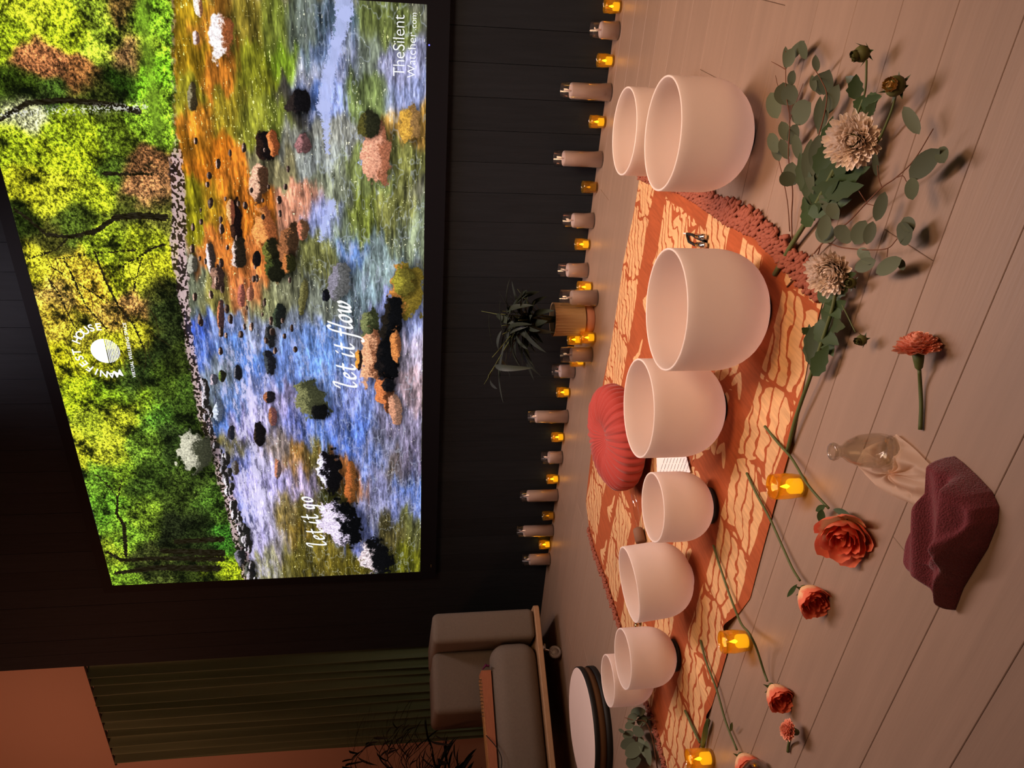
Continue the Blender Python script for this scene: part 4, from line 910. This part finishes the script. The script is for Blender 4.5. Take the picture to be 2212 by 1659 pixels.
def stem(parent, org, pts, r0, r1, m='stem', name='stem', n=5):
    P = [p - Vector(org) for p in path(pts, n)]; k = len(P)
    return MB().tube(P, [r0 + (r1 - r0) * i / (k - 1) for i in range(k)], 7).build(name, MT[m], parent, True)

# --- eucalyptus
o0 = fl(1712, 480)
e1 = thing('eucalyptus_branch', 'upright eucalyptus sprig with round leaves beside the right-hand bowl', 'branch', o0, group='eucalyptus branches')
stem(e1, o0, [(1712, 560, .008), (1710, 470, .015), (1712, 410, .03), (1703, 340, .04), (1706, 260, .05), (1698, 200, .05), (1697, 110, .045)], .0018, .001, 'twig')
stem(e1, o0, [(1706, 500, .01), (1700, 430, .02), (1683, 350, .03), (1668, 300, .03)], .0014, .0008, 'twig')
stem(e1, o0, [(1706, 260, .05), (1722, 215, .05), (1735, 180, .05)], .001, .0007, 'twig')
stem(e1, o0, [(1697, 150, .045), (1676, 138, .05), (1666, 133, .05)], .0012, .0006, 'twig'); stem(e1, o0, [(1697, 190, .045), (1682, 188, .05), (1675, 163, .05)], .0012, .0006, 'twig')
for q in [(1698, 150, 1697, 100, 14), (1698, 146, 1712, 104, 26), (1700, 132, 1738, 88, 22), (1706, 185, 1715, 152, 20), (1728, 88, 1742, 128, 20), (1702, 228, 1692, 178, 48), (1697, 226, 1716, 184, 40),
          (1712, 262, 1752, 222, 48), (1680, 256, 1664, 200, 34), (1703, 305, 1688, 262, 26), (1707, 312, 1722, 268, 28), (1680, 330, 1662, 288, 26), (1684, 348, 1672, 306, 22), (1702, 344, 1686, 300, 22), (1708, 402, 1712, 350, 36), (1712, 400, 1690, 372, 34), (1728, 345, 1716, 290, 22)]:
    leaf(e1, o0, *q, random.uniform(.02, .05), random.uniform(.03, .065), 'round')
o0 = fl(1760, 470)
e2 = thing('eucalyptus_branch', 'middle eucalyptus sprig running under the upper white flower', 'branch', o0, group='eucalyptus branches')
stem(e2, o0, [(1750, 470, .01), (1752, 400, .02), (1762, 320, .035), (1780, 250, .045), (1786, 205, .05), (1775, 175, .05), (1760, 150, .05)], .002, .001, 'twig')
for q in [(1764, 156, 1762, 118, 18), (1778, 205, 1792, 150, 36), (1770, 205, 1780, 155, 44), (1760, 198, 1754, 162, 16), (1780, 250, 1812, 182, 34), (1766, 282, 1772, 208, 22), (1766, 290, 1790, 230, 20), (1745, 400, 1752, 300, 34), (1752, 360, 1770, 290, 26), (1742, 400, 1734, 330, 24), (1756, 420, 1742, 350, 20)]:
    leaf(e2, o0, *q, random.uniform(.02, .05), random.uniform(.03, .06), 'oval')
o0 = fl(1880, 440)
e3 = thing('eucalyptus_branch', 'eucalyptus sprig arching across bare floor with the two largest leaves', 'branch', o0, group='eucalyptus branches')
stem(e3, o0, [(1700, 620, .006), (1745, 565, .012), (1790, 510, .02), (1830, 482, .03), (1872, 438, .04), (1905, 405, .05), (1935, 384, .05), (1975, 345, .05), (2016, 278, .05)], .002, .0009, 'twig')
stem(e3, o0, [(1935, 384, .05), (1950, 380, .05), (1958, 392, .05)], .001, .0008, 'twig'); stem(e3, o0, [(1872, 440, .04), (1895, 446, .045)], .001, .0008, 'twig')
stem(e3, o0, [(1872, 438, .04), (1860, 420, .05), (1845, 395, .05)], .001, .0008, 'twig'); stem(e3, o0, [(1905, 405, .05), (1897, 380, .05), (1895, 350, .05)], .001, .0008, 'twig')
for q in [(1965, 385, 2030, 322, 46), (2030, 318, 2040, 352, 30), (1968, 384, 1972, 432, 30), (1986, 290, 1952, 230, 28), (1892, 478, 1912, 414, 28), (1893, 380, 1890, 330, 14), (1812, 475, 1772, 412, 32), (1808, 470, 1790, 440, 28),
          (1800, 520, 1766, 488, 42), (1776, 520, 1786, 462, 30), (1818, 524, 1826, 486, 44), (1846, 528, 1870, 476, 38), (1872, 528, 1886, 478, 26)]:
    leaf(e3, o0, *q, random.uniform(.03, .05), random.uniform(.035, .065), 'round')
o0 = fl(1890, 540)
e4 = thing('eucalyptus_branch', 'eucalyptus sprig beside the lower white flower, leaves over the bare floor', 'branch', o0, group='eucalyptus branches')
stem(e4, o0, [(1708, 605, .006), (1760, 560, .012), (1778, 525, .02), (1820, 535, .03), (1880, 540, .035), (1918, 536, .04), (1938, 516, .045)], .0017, .0009, 'twig')
stem(e4, o0, [(1918, 536, .04), (1916, 555, .04)], .001, .0008, 'twig')
for q in [(1938, 512, 1972, 496, 52), (1972, 500, 1952, 470, 30), (1846, 582, 1892, 562, 30), (1892, 590, 1948, 558, 34), (1944, 560, 1952, 584, 16), (1852, 540, 1880, 556, 24), (1860, 545, 1882, 570, 22)]:
    leaf(e4, o0, *q, random.uniform(.03, .045), random.uniform(.03, .055), 'round')

# --- mums: many small petals in domed rings
def mum_petals(R, dome, rings, seed, curl=.5, name='petals', wid=.20):
    r = random.Random(seed); mb = MB()
    for k in range(rings):
        t = (k + 1) / rings; el = (1 - t) * 1.35 + .12; n = int(8 + 30 * t); L = R * (.62 + .38 * t)
        for i in range(n):
            a = 2 * PI * (i + .5 * (k % 2)) / n + r.uniform(-.12, .12); e = el + r.uniform(-.14, .14); w_ = R * wid * (.8 + .4 * t); l = L * r.uniform(.88, 1.08)
            ca, sa = math.cos(a), math.sin(a); side = Vector((-sa, ca, 0)); b = Vector((ca * R * .10 * t, sa * R * .10 * t, dome * (.35 + .4 * (1 - t))))
            P = []
            for s in (0, .45, .8, 1.0):
                ee = e + curl * s; d = Vector((ca * math.cos(ee), sa * math.cos(ee), math.sin(ee) * (1 if ee < 1.57 else 1)))
                P.append(b + d * l * s)
            ws = (.35, 1, .95, .35); up_ = Vector((ca * -.3, sa * -.3, .2)) * w_
            v = []
            for p_, q_ in zip(P, ws): v += [p_ - side * w_ * q_ * .5 + up_ * q_, p_, p_ + side * w_ * q_ * .5 + up_ * q_]
            mb.add(v, [f_ for s in range(3) for f_ in ((s * 3, s * 3 + 3, s * 3 + 4, s * 3 + 1), (s * 3 + 1, s * 3 + 4, s * 3 + 5, s * 3 + 2))])
    return mb
def put(o, x, y, z, nrm, org, spin=0.0):          # place a head built along +z so that it faces nrm
    q = Vector(nrm).normalized().to_track_quat('Z', 'Y'); o.rotation_mode = 'QUATERNION'; o.rotation_quaternion = q; o.location = fl(x, y, z) - Vector(org)
def sepal_ball(parent, org, x, y, z, r, m='bud', nrm=(0, 0, 1), tip='budtip', name='bud'):
    mb = MB().lathe([(r * .25, -r), (r * .8, -r * .5), (r, 0), (r * .85, r * .5), (r * .4, r * .8), (.0005, r * .82)], 14)
    b = mb.build(name, MT[m], parent, True); put(b, x, y, z, nrm, org)
    pt = mum_petals(r * 1.05, r * .8, 3, 5, .9, wid=.3).build('bud_petals', MT[tip], b, True); pt['kind'] = 'stuff'
    sp_ = MB()
    for k in range(7):
        a = k * .9; sp_.add([(r * .7 * math.cos(a - .3), r * .7 * math.sin(a - .3), -r * .6), (r * .7 * math.cos(a + .3), r * .7 * math.sin(a + .3), -r * .6), (r * 1.5 * math.cos(a), r * 1.5 * math.sin(a), -r * (.6 - .5 * (k % 3)))], [(0, 1, 2)])
    s_ = sp_.build('sepals', MT['leaf'], b); s_['kind'] = 'stuff'
    return b
o0 = fl(1750, 470)
f1 = thing('white_chrysanthemum', 'blush white flower at the upper right with thick green stalk and two side buds', 'flower', o0, group='blush chrysanthemums')
stem(f1, o0, [(1673, 593, .010), (1712, 526, .020), (1752, 462, .030), (1790, 390, .040), (1820, 330, .045)], .0068, .0050)
stem(f1, o0, [(1800, 380, .04), (1846, 262, .05), (1868, 200, .05), (1872, 130, .055)], .003, .0022)
stem(f1, o0, [(1830, 375, .012), (1888, 318, .020), (1922, 250, .040), (1938, 196, .055)], .003, .0022)
hd = mum_petals(.060, .026, 11, 11, .35).build('petals', MT['mum'], f1, True); hd['kind'] = 'stuff'; put(hd, 1850, 302, .035, (.10, -.75, .75), o0)
h2 = MB().lathe([(.001, -.012), (.018, -.008), (.026, .006), (.018, .020), (.001, .022)], 16).build('calyx', MT['bud'], f1, True); put(h2, 1850, 302, .045, (.10, -.45, .9), o0)
sepal_ball(f1, o0, 1862, 116, .06, .017, tip='bud', nrm=(-.3, -.1, .9)); sepal_ball(f1, o0, 1934, 186, .062, .020, nrm=(.2, -.4, .8))
for q in [(1846, 215, 1850, 160, 34), (1850, 240, 1868, 205, 30), (1862, 240, 1900, 205, 36), (1870, 215, 1905, 208, 24), (1846, 178, 1826, 166, 18), (1872, 250, 1892, 220, 22)]:
    leaf(f1, o0, *q, .045, .055, 'jag', 'leaf')
for q in [(1745, 450, 1812, 388, 52), (1755, 460, 1762, 330, 46), (1760, 420, 1838, 346, 56), (1765, 380, 1800, 300, 48), (1770, 430, 1860, 375, 50), (1750, 400, 1770, 300, 44), (1782, 420, 1866, 400, 40), (1745, 462, 1840, 430, 40), (1742, 420, 1728, 330, 34), (1770, 340, 1800, 250, 30),
          (1752, 490, 1736, 440, 34), (1745, 470, 1775, 440, 34), (1748, 480, 1735, 425, 22), (1800, 400, 1880, 360, 34)]:
    leaf(f1, o0, *q, random.uniform(.02, .045), random.uniform(.025, .06), 'jag', 'leaf', face=.6)
o0 = fl(1760, 760)
f2 = thing('white_chrysanthemum', 'blush white flower with an ochre centre lying across the corner of the throw', 'flower', o0, group='blush chrysanthemums')
stem(f2, o0, [(1700, 977, .012), (1720, 900, .022), (1750, 815, .030), (1775, 740, .035), (1800, 660, .040), (1805, 610, .040)], .0052, .004)
stem(f2, o0, [(1815, 650, .03), (1832, 685, .035), (1848, 718, .035)], .0016, .0013)
hd = mum_petals(.056, .028, 11, 12, .45).build('petals', MT['mum'], f2, True); hd['kind'] = 'stuff'; put(hd, 1802, 580, .035, (.0, -.70, .75), o0)
h2 = MB().lathe([(.001, .030), (.009, .028), (.011, .022), (.001, .01)], 12).build('flower_centre', MT['budtip'], f2, True); put(h2, 1798, 588, .040, (.0, -.70, .75), o0)
sepal_ball(f2, o0, 1861, 735, .035, .012, tip='bud', nrm=(0, -.3, .9)); sepal_ball(f2, o0, 1838, 612, .04, .012, tip='bud', nrm=(.3, -.3, .9))
for q in [(1775, 690, 1828, 650, 46), (1790, 640, 1815, 690, 40), (1765, 700, 1750, 790, 40), (1770, 690, 1800, 770, 46), (1760, 700, 1812, 745, 44), (1752, 790, 1748, 700, 30), (1756, 812, 1790, 745, 38), (1748, 720, 1732, 708, 18), (1806, 640, 1835, 610, 26), (1820, 600, 1850, 590, 20), (1815, 590, 1806, 566, 16), (1765, 640, 1800, 632, 36), (1790, 700, 1826, 706, 34)]:
    leaf(f2, o0, *q, random.uniform(.02, .04), random.uniform(.025, .045), 'jag', 'leaf', face=.6)
# --- small sprig with the dark gathered leaf at the stalk
o0 = fl(1756, 448)

# --- carnations
def carnation(label, hx, hy, pts, R, nrm, seed):
    o0 = fl(*pts[0]); o = thing('carnation', label, 'flower', o0, group='salmon carnations')
    stem(o, o0, pts, .0042, .0036, 'stem')
    hd = mum_petals(R, R * .8, 10, seed, .15, wid=.36).build('petals', MT['carn'], o, True); hd['kind'] = 'stuff'; put(hd, hx, hy, .028, nrm, o0)
    cx = MB().lathe([(.004, -R * .55), (.007, -R * .45), (.0095, -R * .1), (.011, R * .3), (.001, R * .35)], 14).build('calyx', MT['stem'], o, True); put(cx, hx, hy, .028, nrm, o0)
    return o
a_ = fl(1985, 785, .02); b_ = fl(1988, 925, .008)
carnation('salmon carnation with its own short stalk, alone right of the glass bottle', 1984, 774, [(1988, 928, .006), (1990, 880, .007), (1988, 835, .011), (1986, 800, .022)], .040, (fl(1984, 760, .02) - fl(1986, 800, .012)), 31)
carnation('small salmon carnation with a stub of stalk below the lowest whole rose', 1714, 1580, [(1702, 1624, .006), (1704, 1608, .008), (1708, 1594, .02)], .026, (.15, .10, .6), 32)

# --- roses
def rose_petal_mesh(R, open_, seed, name='petal'):
    r = random.Random(seed); v = []; uv_ = []; f = []; NU, NV = 7, 7
    for j in range(NV):
        t = j / (NV - 1)
        for i in range(NU):
            s = (i / (NU - 1) - .5) * 2; a = s * (.95 - .25 * t * t) * 1.05; rr_ = R * (.25 + .75 * math.sin(min(1.45, t * 1.75)) ** .8) * (1 + open_ * max(0, t - .55) * 1.1)
            z = R * 1.75 * t - R * .25 * (s * s) * t + R * .07 * math.sin(s * 7 + seed) * t; w_ = .85 + .15 * math.sin(PI * t)
            rr_ -= R * .12 * s * s * t; rr_ += (R * .22 * open_ if t > .9 else 0)
            v.append((rr_ * math.cos(a * w_), rr_ * math.sin(a * w_), z)); uv_.append((i / (NU - 1), t))
    for j in range(NV - 1):
        for i in range(NU - 1): q = j * NU + i; f.append((q, q + 1, q + NU + 1, q + NU))
    me = pydata(name, v, f); u = me.uv_layers.new(name='uv'); li = [l.vertex_index for l in me.loops]
    for k, i in enumerate(li): u.data[k].uv = uv_[i]
    me.polygons.foreach_set('use_smooth', [True] * len(me.polygons)); return me
PM = [rose_petal_mesh(1.0, .12, k) for k in range(3)]; PI_ = [rose_petal_mesh(1.0, .05, k + 7) for k in range(2)]
for q in PM: q.materials.append(MT['petal'])
for q in PI_: q.materials.append(MT['petal_in'])
def rose(label, hx, hy, pts, R, nrm, z=.03, seed=1, full=1.0):
    r = random.Random(seed); o0 = fl(*pts[0]); o = thing('rose', label, 'flower', o0, group='orange roses')
    stem(o, o0, pts, .0037, .0031)
    hd = MB().lathe([(.002, -.012), (.008, -.006), (.009, .0), (.004, .006), (.0005, .007)], 12).build('hip', MT['stem'], o, True)
    n_ = Vector(nrm).normalized(); put(hd, hx, hy, z, n_, o0); hd.location -= n_ * R * .95
    M0 = Matrix.Translation(hd.location) @ n_.to_track_quat('Z', 'Y').to_matrix().to_4x4()
    spec = [(5, 1.0, .30, PM), (5, .86, .16, PM), (4, .68, .08, PI_), (4, .52, .04, PI_), (3, .36, .0, PI_), (2, .2, 0, PI_)]
    for ri, (n, sc_, tl, ms) in enumerate(spec):
        for k in range(n):
            a = 2 * PI * k / n + ri * .7 + r.uniform(-.15, .15); s_ = R * sc_
            q = link('petal', ms[(k + ri) % len(ms)], None, o)
            q.matrix_local = M0 @ Matrix.Rotation(a, 4, 'Z') @ Matrix.Rotation(tl * full * r.uniform(.7, 1.3), 4, 'Y') @ Matrix.Diagonal((s_, s_ * 1.05, R * (1.05 - .03 * ri) * r.uniform(.92, 1.05), 1))
    for k in range(5):
        a = k * 1.2566; q = MB().add([(.004 * math.cos(a - .7), .004 * math.sin(a - .7), 0), (.004 * math.cos(a + .7), .004 * math.sin(a + .7), 0), (.014 * math.cos(a + .2), .014 * math.sin(a + .2), .006), (.026 * math.cos(a), .026 * math.sin(a), -.004)], [(0, 1, 2), (0, 2, 3)]).build('sepal', MT['leaf'], o)
        q.matrix_local = M0.copy()
    return o, o0
def dirn(a, b): return fl(*b) - fl(*a)
r1, o0 = rose('fully open orange-red rose nearest the burgundy towel', 1822, 1158, [(1652, 921, .012), (1682, 958, .016), (1710, 990, .020), (1740, 1040, .034), (1762, 1068, .030), (1790, 1098, .024)], .044, (.0, -.75, .50), .040, 1, .9)
for q in [(1783, 1092, 1762, 1104, 14), (1776, 1100, 1772, 1130, 18), (1800, 1100, 1836, 1112, 14)]: leaf(r1, o0, *q, .03, .03, 'oval', 'leaf')
r2, o0 = rose('orange rose with peach outer petals, its stem reaching between the two middle tealights', 1752, 1292, [(1613, 1022, .010), (1635, 1068, .014), (1662, 1118, .016), (1690, 1180, .015), (1712, 1228, .018), (1728, 1254, .022)], .036, dirn((1728, 1254, .02), (1756, 1290, .020)), .034, 2, .1)
leaf(r2, o0, 1722, 1262, 1700, 1290, 10, .02, .03, 'oval', 'leaf')
r3, o0 = rose('orange rose bud-shaped head above the small carnation, stem passing the middle tealight', 1680, 1502, [(1541, 1178, .010), (1556, 1226, .016), (1578, 1290, .020), (1600, 1345, .040), (1618, 1368, .070), (1634, 1400, .045), (1650, 1450, .022), (1658, 1472, .02)], .034, dirn((1656, 1470, .02), (1684, 1510, .018)), .030, 3, .0)
r4, o0 = rose('orange rose cut by the left edge of the view beside a clear glass', 1612, 1652, [(1513, 1383, .010), (1524, 1425, .014), (1548, 1490, .016), (1568, 1560, .014), (1592, 1620, .018)], .036, dirn((1592, 1620, .02), (1612, 1655, .020)), .030, 4, .2)
leaf(r4, o0, 1578, 1580, 1582, 1560, 8, .02, .03, 'oval', 'leaf')
# cut stalks crossing at the lower left
o0 = fl(1520, 1580); cs = thing('cut_stalk', 'short dark cut stalk on the throw pointing to the corner tealight', 'stalk', o0)
stem(cs, o0, [(1480, 1535, .012), (1496, 1570, .012), (1512, 1604, .012)], .0045, .0045)
o0 = fl(1530, 1590); cs = thing('cut_stalk', 'thick leafy green stalk lying across the front edge of the throw', 'stalk', o0)
stem(cs, o0, [(1518, 1612, .014), (1522, 1585, .014), (1530, 1556, .016)], .0085, .0075)
leaf(cs, o0, 1520, 1610, 1528, 1552, 12, .02, .022, 'oval', 'leaf')

# --- pale leafy sprig beside the drum
o0 = fl(1400, 1600)
e5 = thing('eucalyptus_branch', 'grey eucalyptus sprig between the frame drum and the leftmost bowl', 'branch', o0, group='eucalyptus branches')
stem(e5, o0, [(1420, 1659, .02), (1410, 1600, .03), (1395, 1560, .05), (1370, 1556, .06), (1350, 1550, .07)], .0025, .0014, 'twig')
stem(e5, o0, [(1416, 1556, .02), (1395, 1556, .04), (1380, 1580, .05), (1365, 1640, .05)], .002, .0014, 'twig')
for q in [(1362, 1540, 1395, 1536, 20), (1355, 1556, 1378, 1545, 18), (1350, 1572, 1372, 1560, 16), (1336, 1576, 1350, 1582, 8), (1345, 1590, 1370, 1584, 18), (1340, 1612, 1372, 1600, 22), (1350, 1630, 1390, 1610, 30), (1352, 1650, 1385, 1640, 26), (1375, 1560, 1398, 1556, 18), (1380, 1590, 1400, 1640, 18), (1395, 1600, 1405, 1655, 16), (1366, 1575, 1392, 1585, 22), (1380, 1545, 1400, 1560, 16)]:
    leaf(e5, o0, *q, random.uniform(.03, .06), random.uniform(.04, .07), 'round')

# ================================================================== SMALL THINGS
# clear bottle
bp = away(fl(1945, 972), .030)
bo = thing('glass_bottle', 'small clear ribbed glass bottle standing on the sheer cloth', 'bottle', bp)
n = 60; v = []; f = []; prf = [(.001, .003), (.026, .003), (.032, .008), (.0345, .022), (.0345, .045), (.031, .072), (.0225, .094), (.0130, .106), (.0120, .116), (.0172, .121), (.0180, .127), (.0165, .131), (.0125, .130), (.0100, .117), (.0110, .104), (.0205, .092), (.029, .071), (.0325, .045), (.0325, .024), (.028, .014), (.001, .012)]
for r, z in prf:
    for k in range(n): a = 2 * PI * k / n; q = r * (1 + .03 * math.cos(a * 10)) if .006 < z < .09 and r > .022 else r; v.append((q * math.cos(a), q * math.sin(a), z))
for i in range(len(prf) - 1):
    for k in range(n): k2 = (k + 1) % n; f.append((i * n + k, i * n + k2, (i + 1) * n + k2, (i + 1) * n + k))
MT['bottle'] = glass('bottle_glass', (.94, .92, .87), .38, rough=.04)
MB().add(v, f).build('bottle_body', MT['bottle'], bo, True)
MB().lathe([(.0165 + .0022 * math.cos(a), .1275 + .0035 * math.sin(a)) for a in np.linspace(0, 2 * PI, 9)[:-1]], 32, closed=True).build('lip', MT['clear'], bo, True)
# cloth helper: a height field inside an outline of the floor
def inside_dist(poly, X, Y):
    d = np.full(X.shape, 9.0); ins = np.zeros(X.shape, bool); n = len(poly)
    for i in range(n):
        (xa, ya), (xb, yb) = poly[i], poly[(i + 1) % n]; L = (xb - xa) ** 2 + (yb - ya) ** 2
        t = np.clip(((X - xa) * (xb - xa) + (Y - ya) * (yb - ya)) / L, 0, 1); d = np.minimum(d, np.hypot(X - xa - t * (xb - xa), Y - ya - t * (yb - ya)))
        c = ((ya > Y) != (yb > Y)) & (X < (xb - xa) * (Y - ya) / (yb - ya + 1e-12) + xa); ins ^= c
    return np.where(ins, d, -d)
def polar_cloth(name, m, parent, org, poly, hfun, rings=34, seg=160, thick=False):
    c = np.mean(poly, axis=0); P = np.array(poly + [poly[0]]); s = np.r_[0, np.cumsum(np.hypot(*np.diff(P, axis=0).T))]; s /= s[-1]
    t = np.linspace(0, 1, seg, endpoint=False); bxy = np.c_[np.interp(t, s, P[:, 0]), np.interp(t, s, P[:, 1])]
    v = [(c[0] - org.x, c[1] - org.y, hfun(c[0], c[1], 0, 0))]; f = []
    for j in range(1, rings + 1):
        q = j / rings
        for i in range(seg):
            x, y = c + (bxy[i] - c) * q; v.append((x - org.x, y - org.y, hfun(x, y, q, t[i])))
    for i in range(seg): f.append((0, 1 + i, 1 + (i + 1) % seg))
    for j in range(rings - 1):
        for i in range(seg): a = 1 + j * seg + i; b = 1 + j * seg + (i + 1) % seg; f.append((a, a + seg, b + seg, b))
    return link(name, pydata(name, v, f), m, parent, True)
# towel
px_ = [(2058, 985), (2078, 1000), (2108, 1028), (2140, 1062), (2155, 1095), (2152, 1130), (2130, 1185), (2105, 1225), (2078, 1270), (2048, 1320), (2024, 1282), (2010, 1262), (1985, 1240), (1970, 1215), (1975, 1180), (1988, 1140), (2008, 1098), (2030, 1050)]
poly = [tuple(fl(x, y, .004 if i < 9 else (.015 if i == 9 or i == 0 else .026))[:2]) for i, (x, y) in enumerate(px_)]; org = fl(2060, 1150)
A_ = fl(2062, 1000, .05); B2_ = fl(2040, 1290, .05); ax_ = Vector((B2_.x - A_.x, B2_.y - A_.y)).normalized(); nx_ = Vector((-ax_.y, ax_.x))
def tw(x, y, q, t):
    e = min(1, (1 - q) / .16); z = .055 * math.sin(e * PI / 2) ** .6
    u = (x - A_.x) * ax_.x + (y - A_.y) * ax_.y; w_ = (x - A_.x) * nx_.x + (y - A_.y) * nx_.y
    z += .010 * math.sin(w_ * 75 + u * 6) * e + .006 * math.sin(w_ * 150 - u * 11 + 1) * e
    z += .016 * math.exp(-((w_ + .005 - u * .06) / .010) ** 2) * e
    z += .012 * math.exp(-(((w_ - .05) + (u - .10) * .9) / .012) ** 2) * e * (u < .2)
    return max(.001, z)
tw_o = polar_cloth('folded_towel', MT['towel'], None, org, poly, tw, 60, 220); tw_o.location = org; tag(tw_o, 'folded burgundy towel lying on the floor at the near side', 'towel')
# sheer cloth
px_ = [(1862, 972), (1905, 950), (1938, 938), (1962, 958), (1988, 984), (2012, 1006), (2036, 1030), (2014, 1052), (2006, 1074), (1996, 1102), (1980, 1092), (1955, 1082), (1920, 1066), (1892, 1048), (1868, 1026), (1850, 1005)]
poly = [tuple(fl(x, y, .008)[:2]) for x, y in px_]; org = fl(1940, 1010); org.z = 0
def shf(x, y, q, t):
    z = .006 + .020 * (1 - q) * abs(math.sin(t * 26)) ** .6 + .014 * math.sin(x * 70 + y * 30) ** 2 * min(1, (1 - q) * 3 + .25)
    d = math.hypot(x - bp.x, y - bp.y)
    return z if d > .045 else min(z, .0018 + max(0, d - .034) * .9)
so = polar_cloth('sheer_cloth', MT['sheer'], None, org, poly, shf, 30, 150); so.location = org; tag(so, 'sheer peach organza cloth crumpled beneath the glass bottle', 'cloth')
# clear glass orb cut by the edge
gp = away(fl(1672, 1672), .03); gl_ = thing('glass_vase', 'round clear glass vase at the left edge beside the cut-off rose', 'vase', gp)
n = 40; v = []; f = []; prf = [(.001, .0), (.02, .0), (.036, .014), (.041, .036), (.036, .058), (.022, .074), (.018, .084), (.020, .088), (.016, .086), (.019, .074), (.033, .057), (.038, .036), (.033, .016), (.001, .006)]
for r, z in prf:
    for k in range(n): a = 2 * PI * k / n; q = r * (1 + .025 * math.cos(a * 14)) if r > .021 else r; v.append((q * math.cos(a), q * math.sin(a), z))
for i in range(len(prf) - 1):
    for k in range(n): k2 = (k + 1) % n; f.append((i * n + k, i * n + k2, (i + 1) * n + k2, (i + 1) * n + k))
MB().add(v, f).build('vase_body', MT['bottle'], gl_, True)
# printed paper
c4 = [fl(1418, 985, .014), fl(1482, 985, .014), fl(1491, 1020, .014), (fl(1420, 1040, .014))]
org = c4[0]; pa = thing('paper_sheet', 'white printed sheet of paper between two bowls', 'paper', org)
MB().add([tuple(q - org) for q in c4] + [tuple(q - org - Vector((0, 0, .0015))) for q in c4], [(0, 1, 2, 3), (7, 6, 5, 4), (0, 4, 5, 1), (1, 5, 6, 2), (2, 6, 7, 3), (3, 7, 4, 0)]).build('sheet', MT['paper'], pa)
tx = MB()
for k in range(9):
    x_ = 1424 + k * 7
    a = fl(x_ - 2, 1030, .0146) - org; b = fl(x_ + 12, 990, .0146) - org; d_ = (b - a).normalized(); s_ = Vector((-d_.y, d_.x, 0)) * .0011
    for g0, g1 in ((0, .38), (.42, .7), (.74, 1)):
        p0 = a.lerp(b, g0); p1 = a.lerp(b, g1); tx.add([p0 - s_, p1 - s_, p1 + s_, p0 + s_], [(0, 1, 2, 3)])
t_ = tx.build('printed_lines', MT['ink'], pa); t_['kind'] = 'stuff'
# chimes by the largest bowl
c5 = fl(1500, 515, .012); cc = thing('hand_chime', 'small chrome chimes on a grey holder beside the largest bowl', 'chime', (c5.x, c5.y, .005))
hp = [fl(1477, 504, .012), fl(1484, 505, .014), fl(1496, 507, .014), fl(1503, 513, .014), fl(1515, 518, .013), fl(1524, 521, .013), fl(1505, 531, .012), fl(1488, 522, .012), fl(1484, 508, .014)]
MB().tube([q - cc.location for q in hp[1:]], .0045, 8).build('holder', MT['rubber'], cc, True)
MB().tube([hp[0] - cc.location, hp[1] - cc.location], .0028, 6).build('cord', MT['paper'], cc)
for (xa, ya, xb, yb) in ((1506, 510, 1523, 512), (1506, 528, 1524, 530)):
    a = fl(xa, ya, .018) - cc.location; b = fl(xb, yb, .018) - cc.location
    MB().tube([a, b], .0085, 18).build('chime_tube', MT['steel'], cc, True)
# small brass bells between bowls
c6 = fl(1379, 1342, .01); bb = thing('brass_bells', 'tiny cluster of brass bells behind the bowls near the left', 'bells', (c6.x, c6.y, .006))
for k in range(6):
    MB().lathe([(.001, -.008), (.006, -.006), (.009, 0), (.006, .006), (.001, .008)], 10).build('bell', MT['brass'], bb, True, loc=(random.uniform(-.02, .02), random.uniform(-.012, .012), .008 + .004 * (k % 3)))
MB().tube([(-.022, -.008, .006), (0, .004, .016), (.022, .006, .006)], .0016, 5).build('cord', MT['brass'], bb)
# mallet lying behind the bowls
a = fl(1362, 1030, .028); b = fl(1382, 1146, .028); m5 = thing('bowl_mallet', 'bowl mallet with clear rod and brown suede head behind the smaller bowl', 'mallet', ((a.x + b.x) / 2, (a.y + b.y) / 2, .006))
L_ = Vector(m5.location)
MB().tube([a - L_, a.lerp(b, .93) - L_], .0115, 18).build('clear_rod', MT['clear'], m5, True)
a2 = fl(1378, 1143, .028); b2 = fl(1384, 1170, .028)
MB().tube([a2 - L_, a2.lerp(b2, .1) - L_, b2 - L_], [.019, .021, .021], 22).build('suede_head', MT['suede'], m5, True)
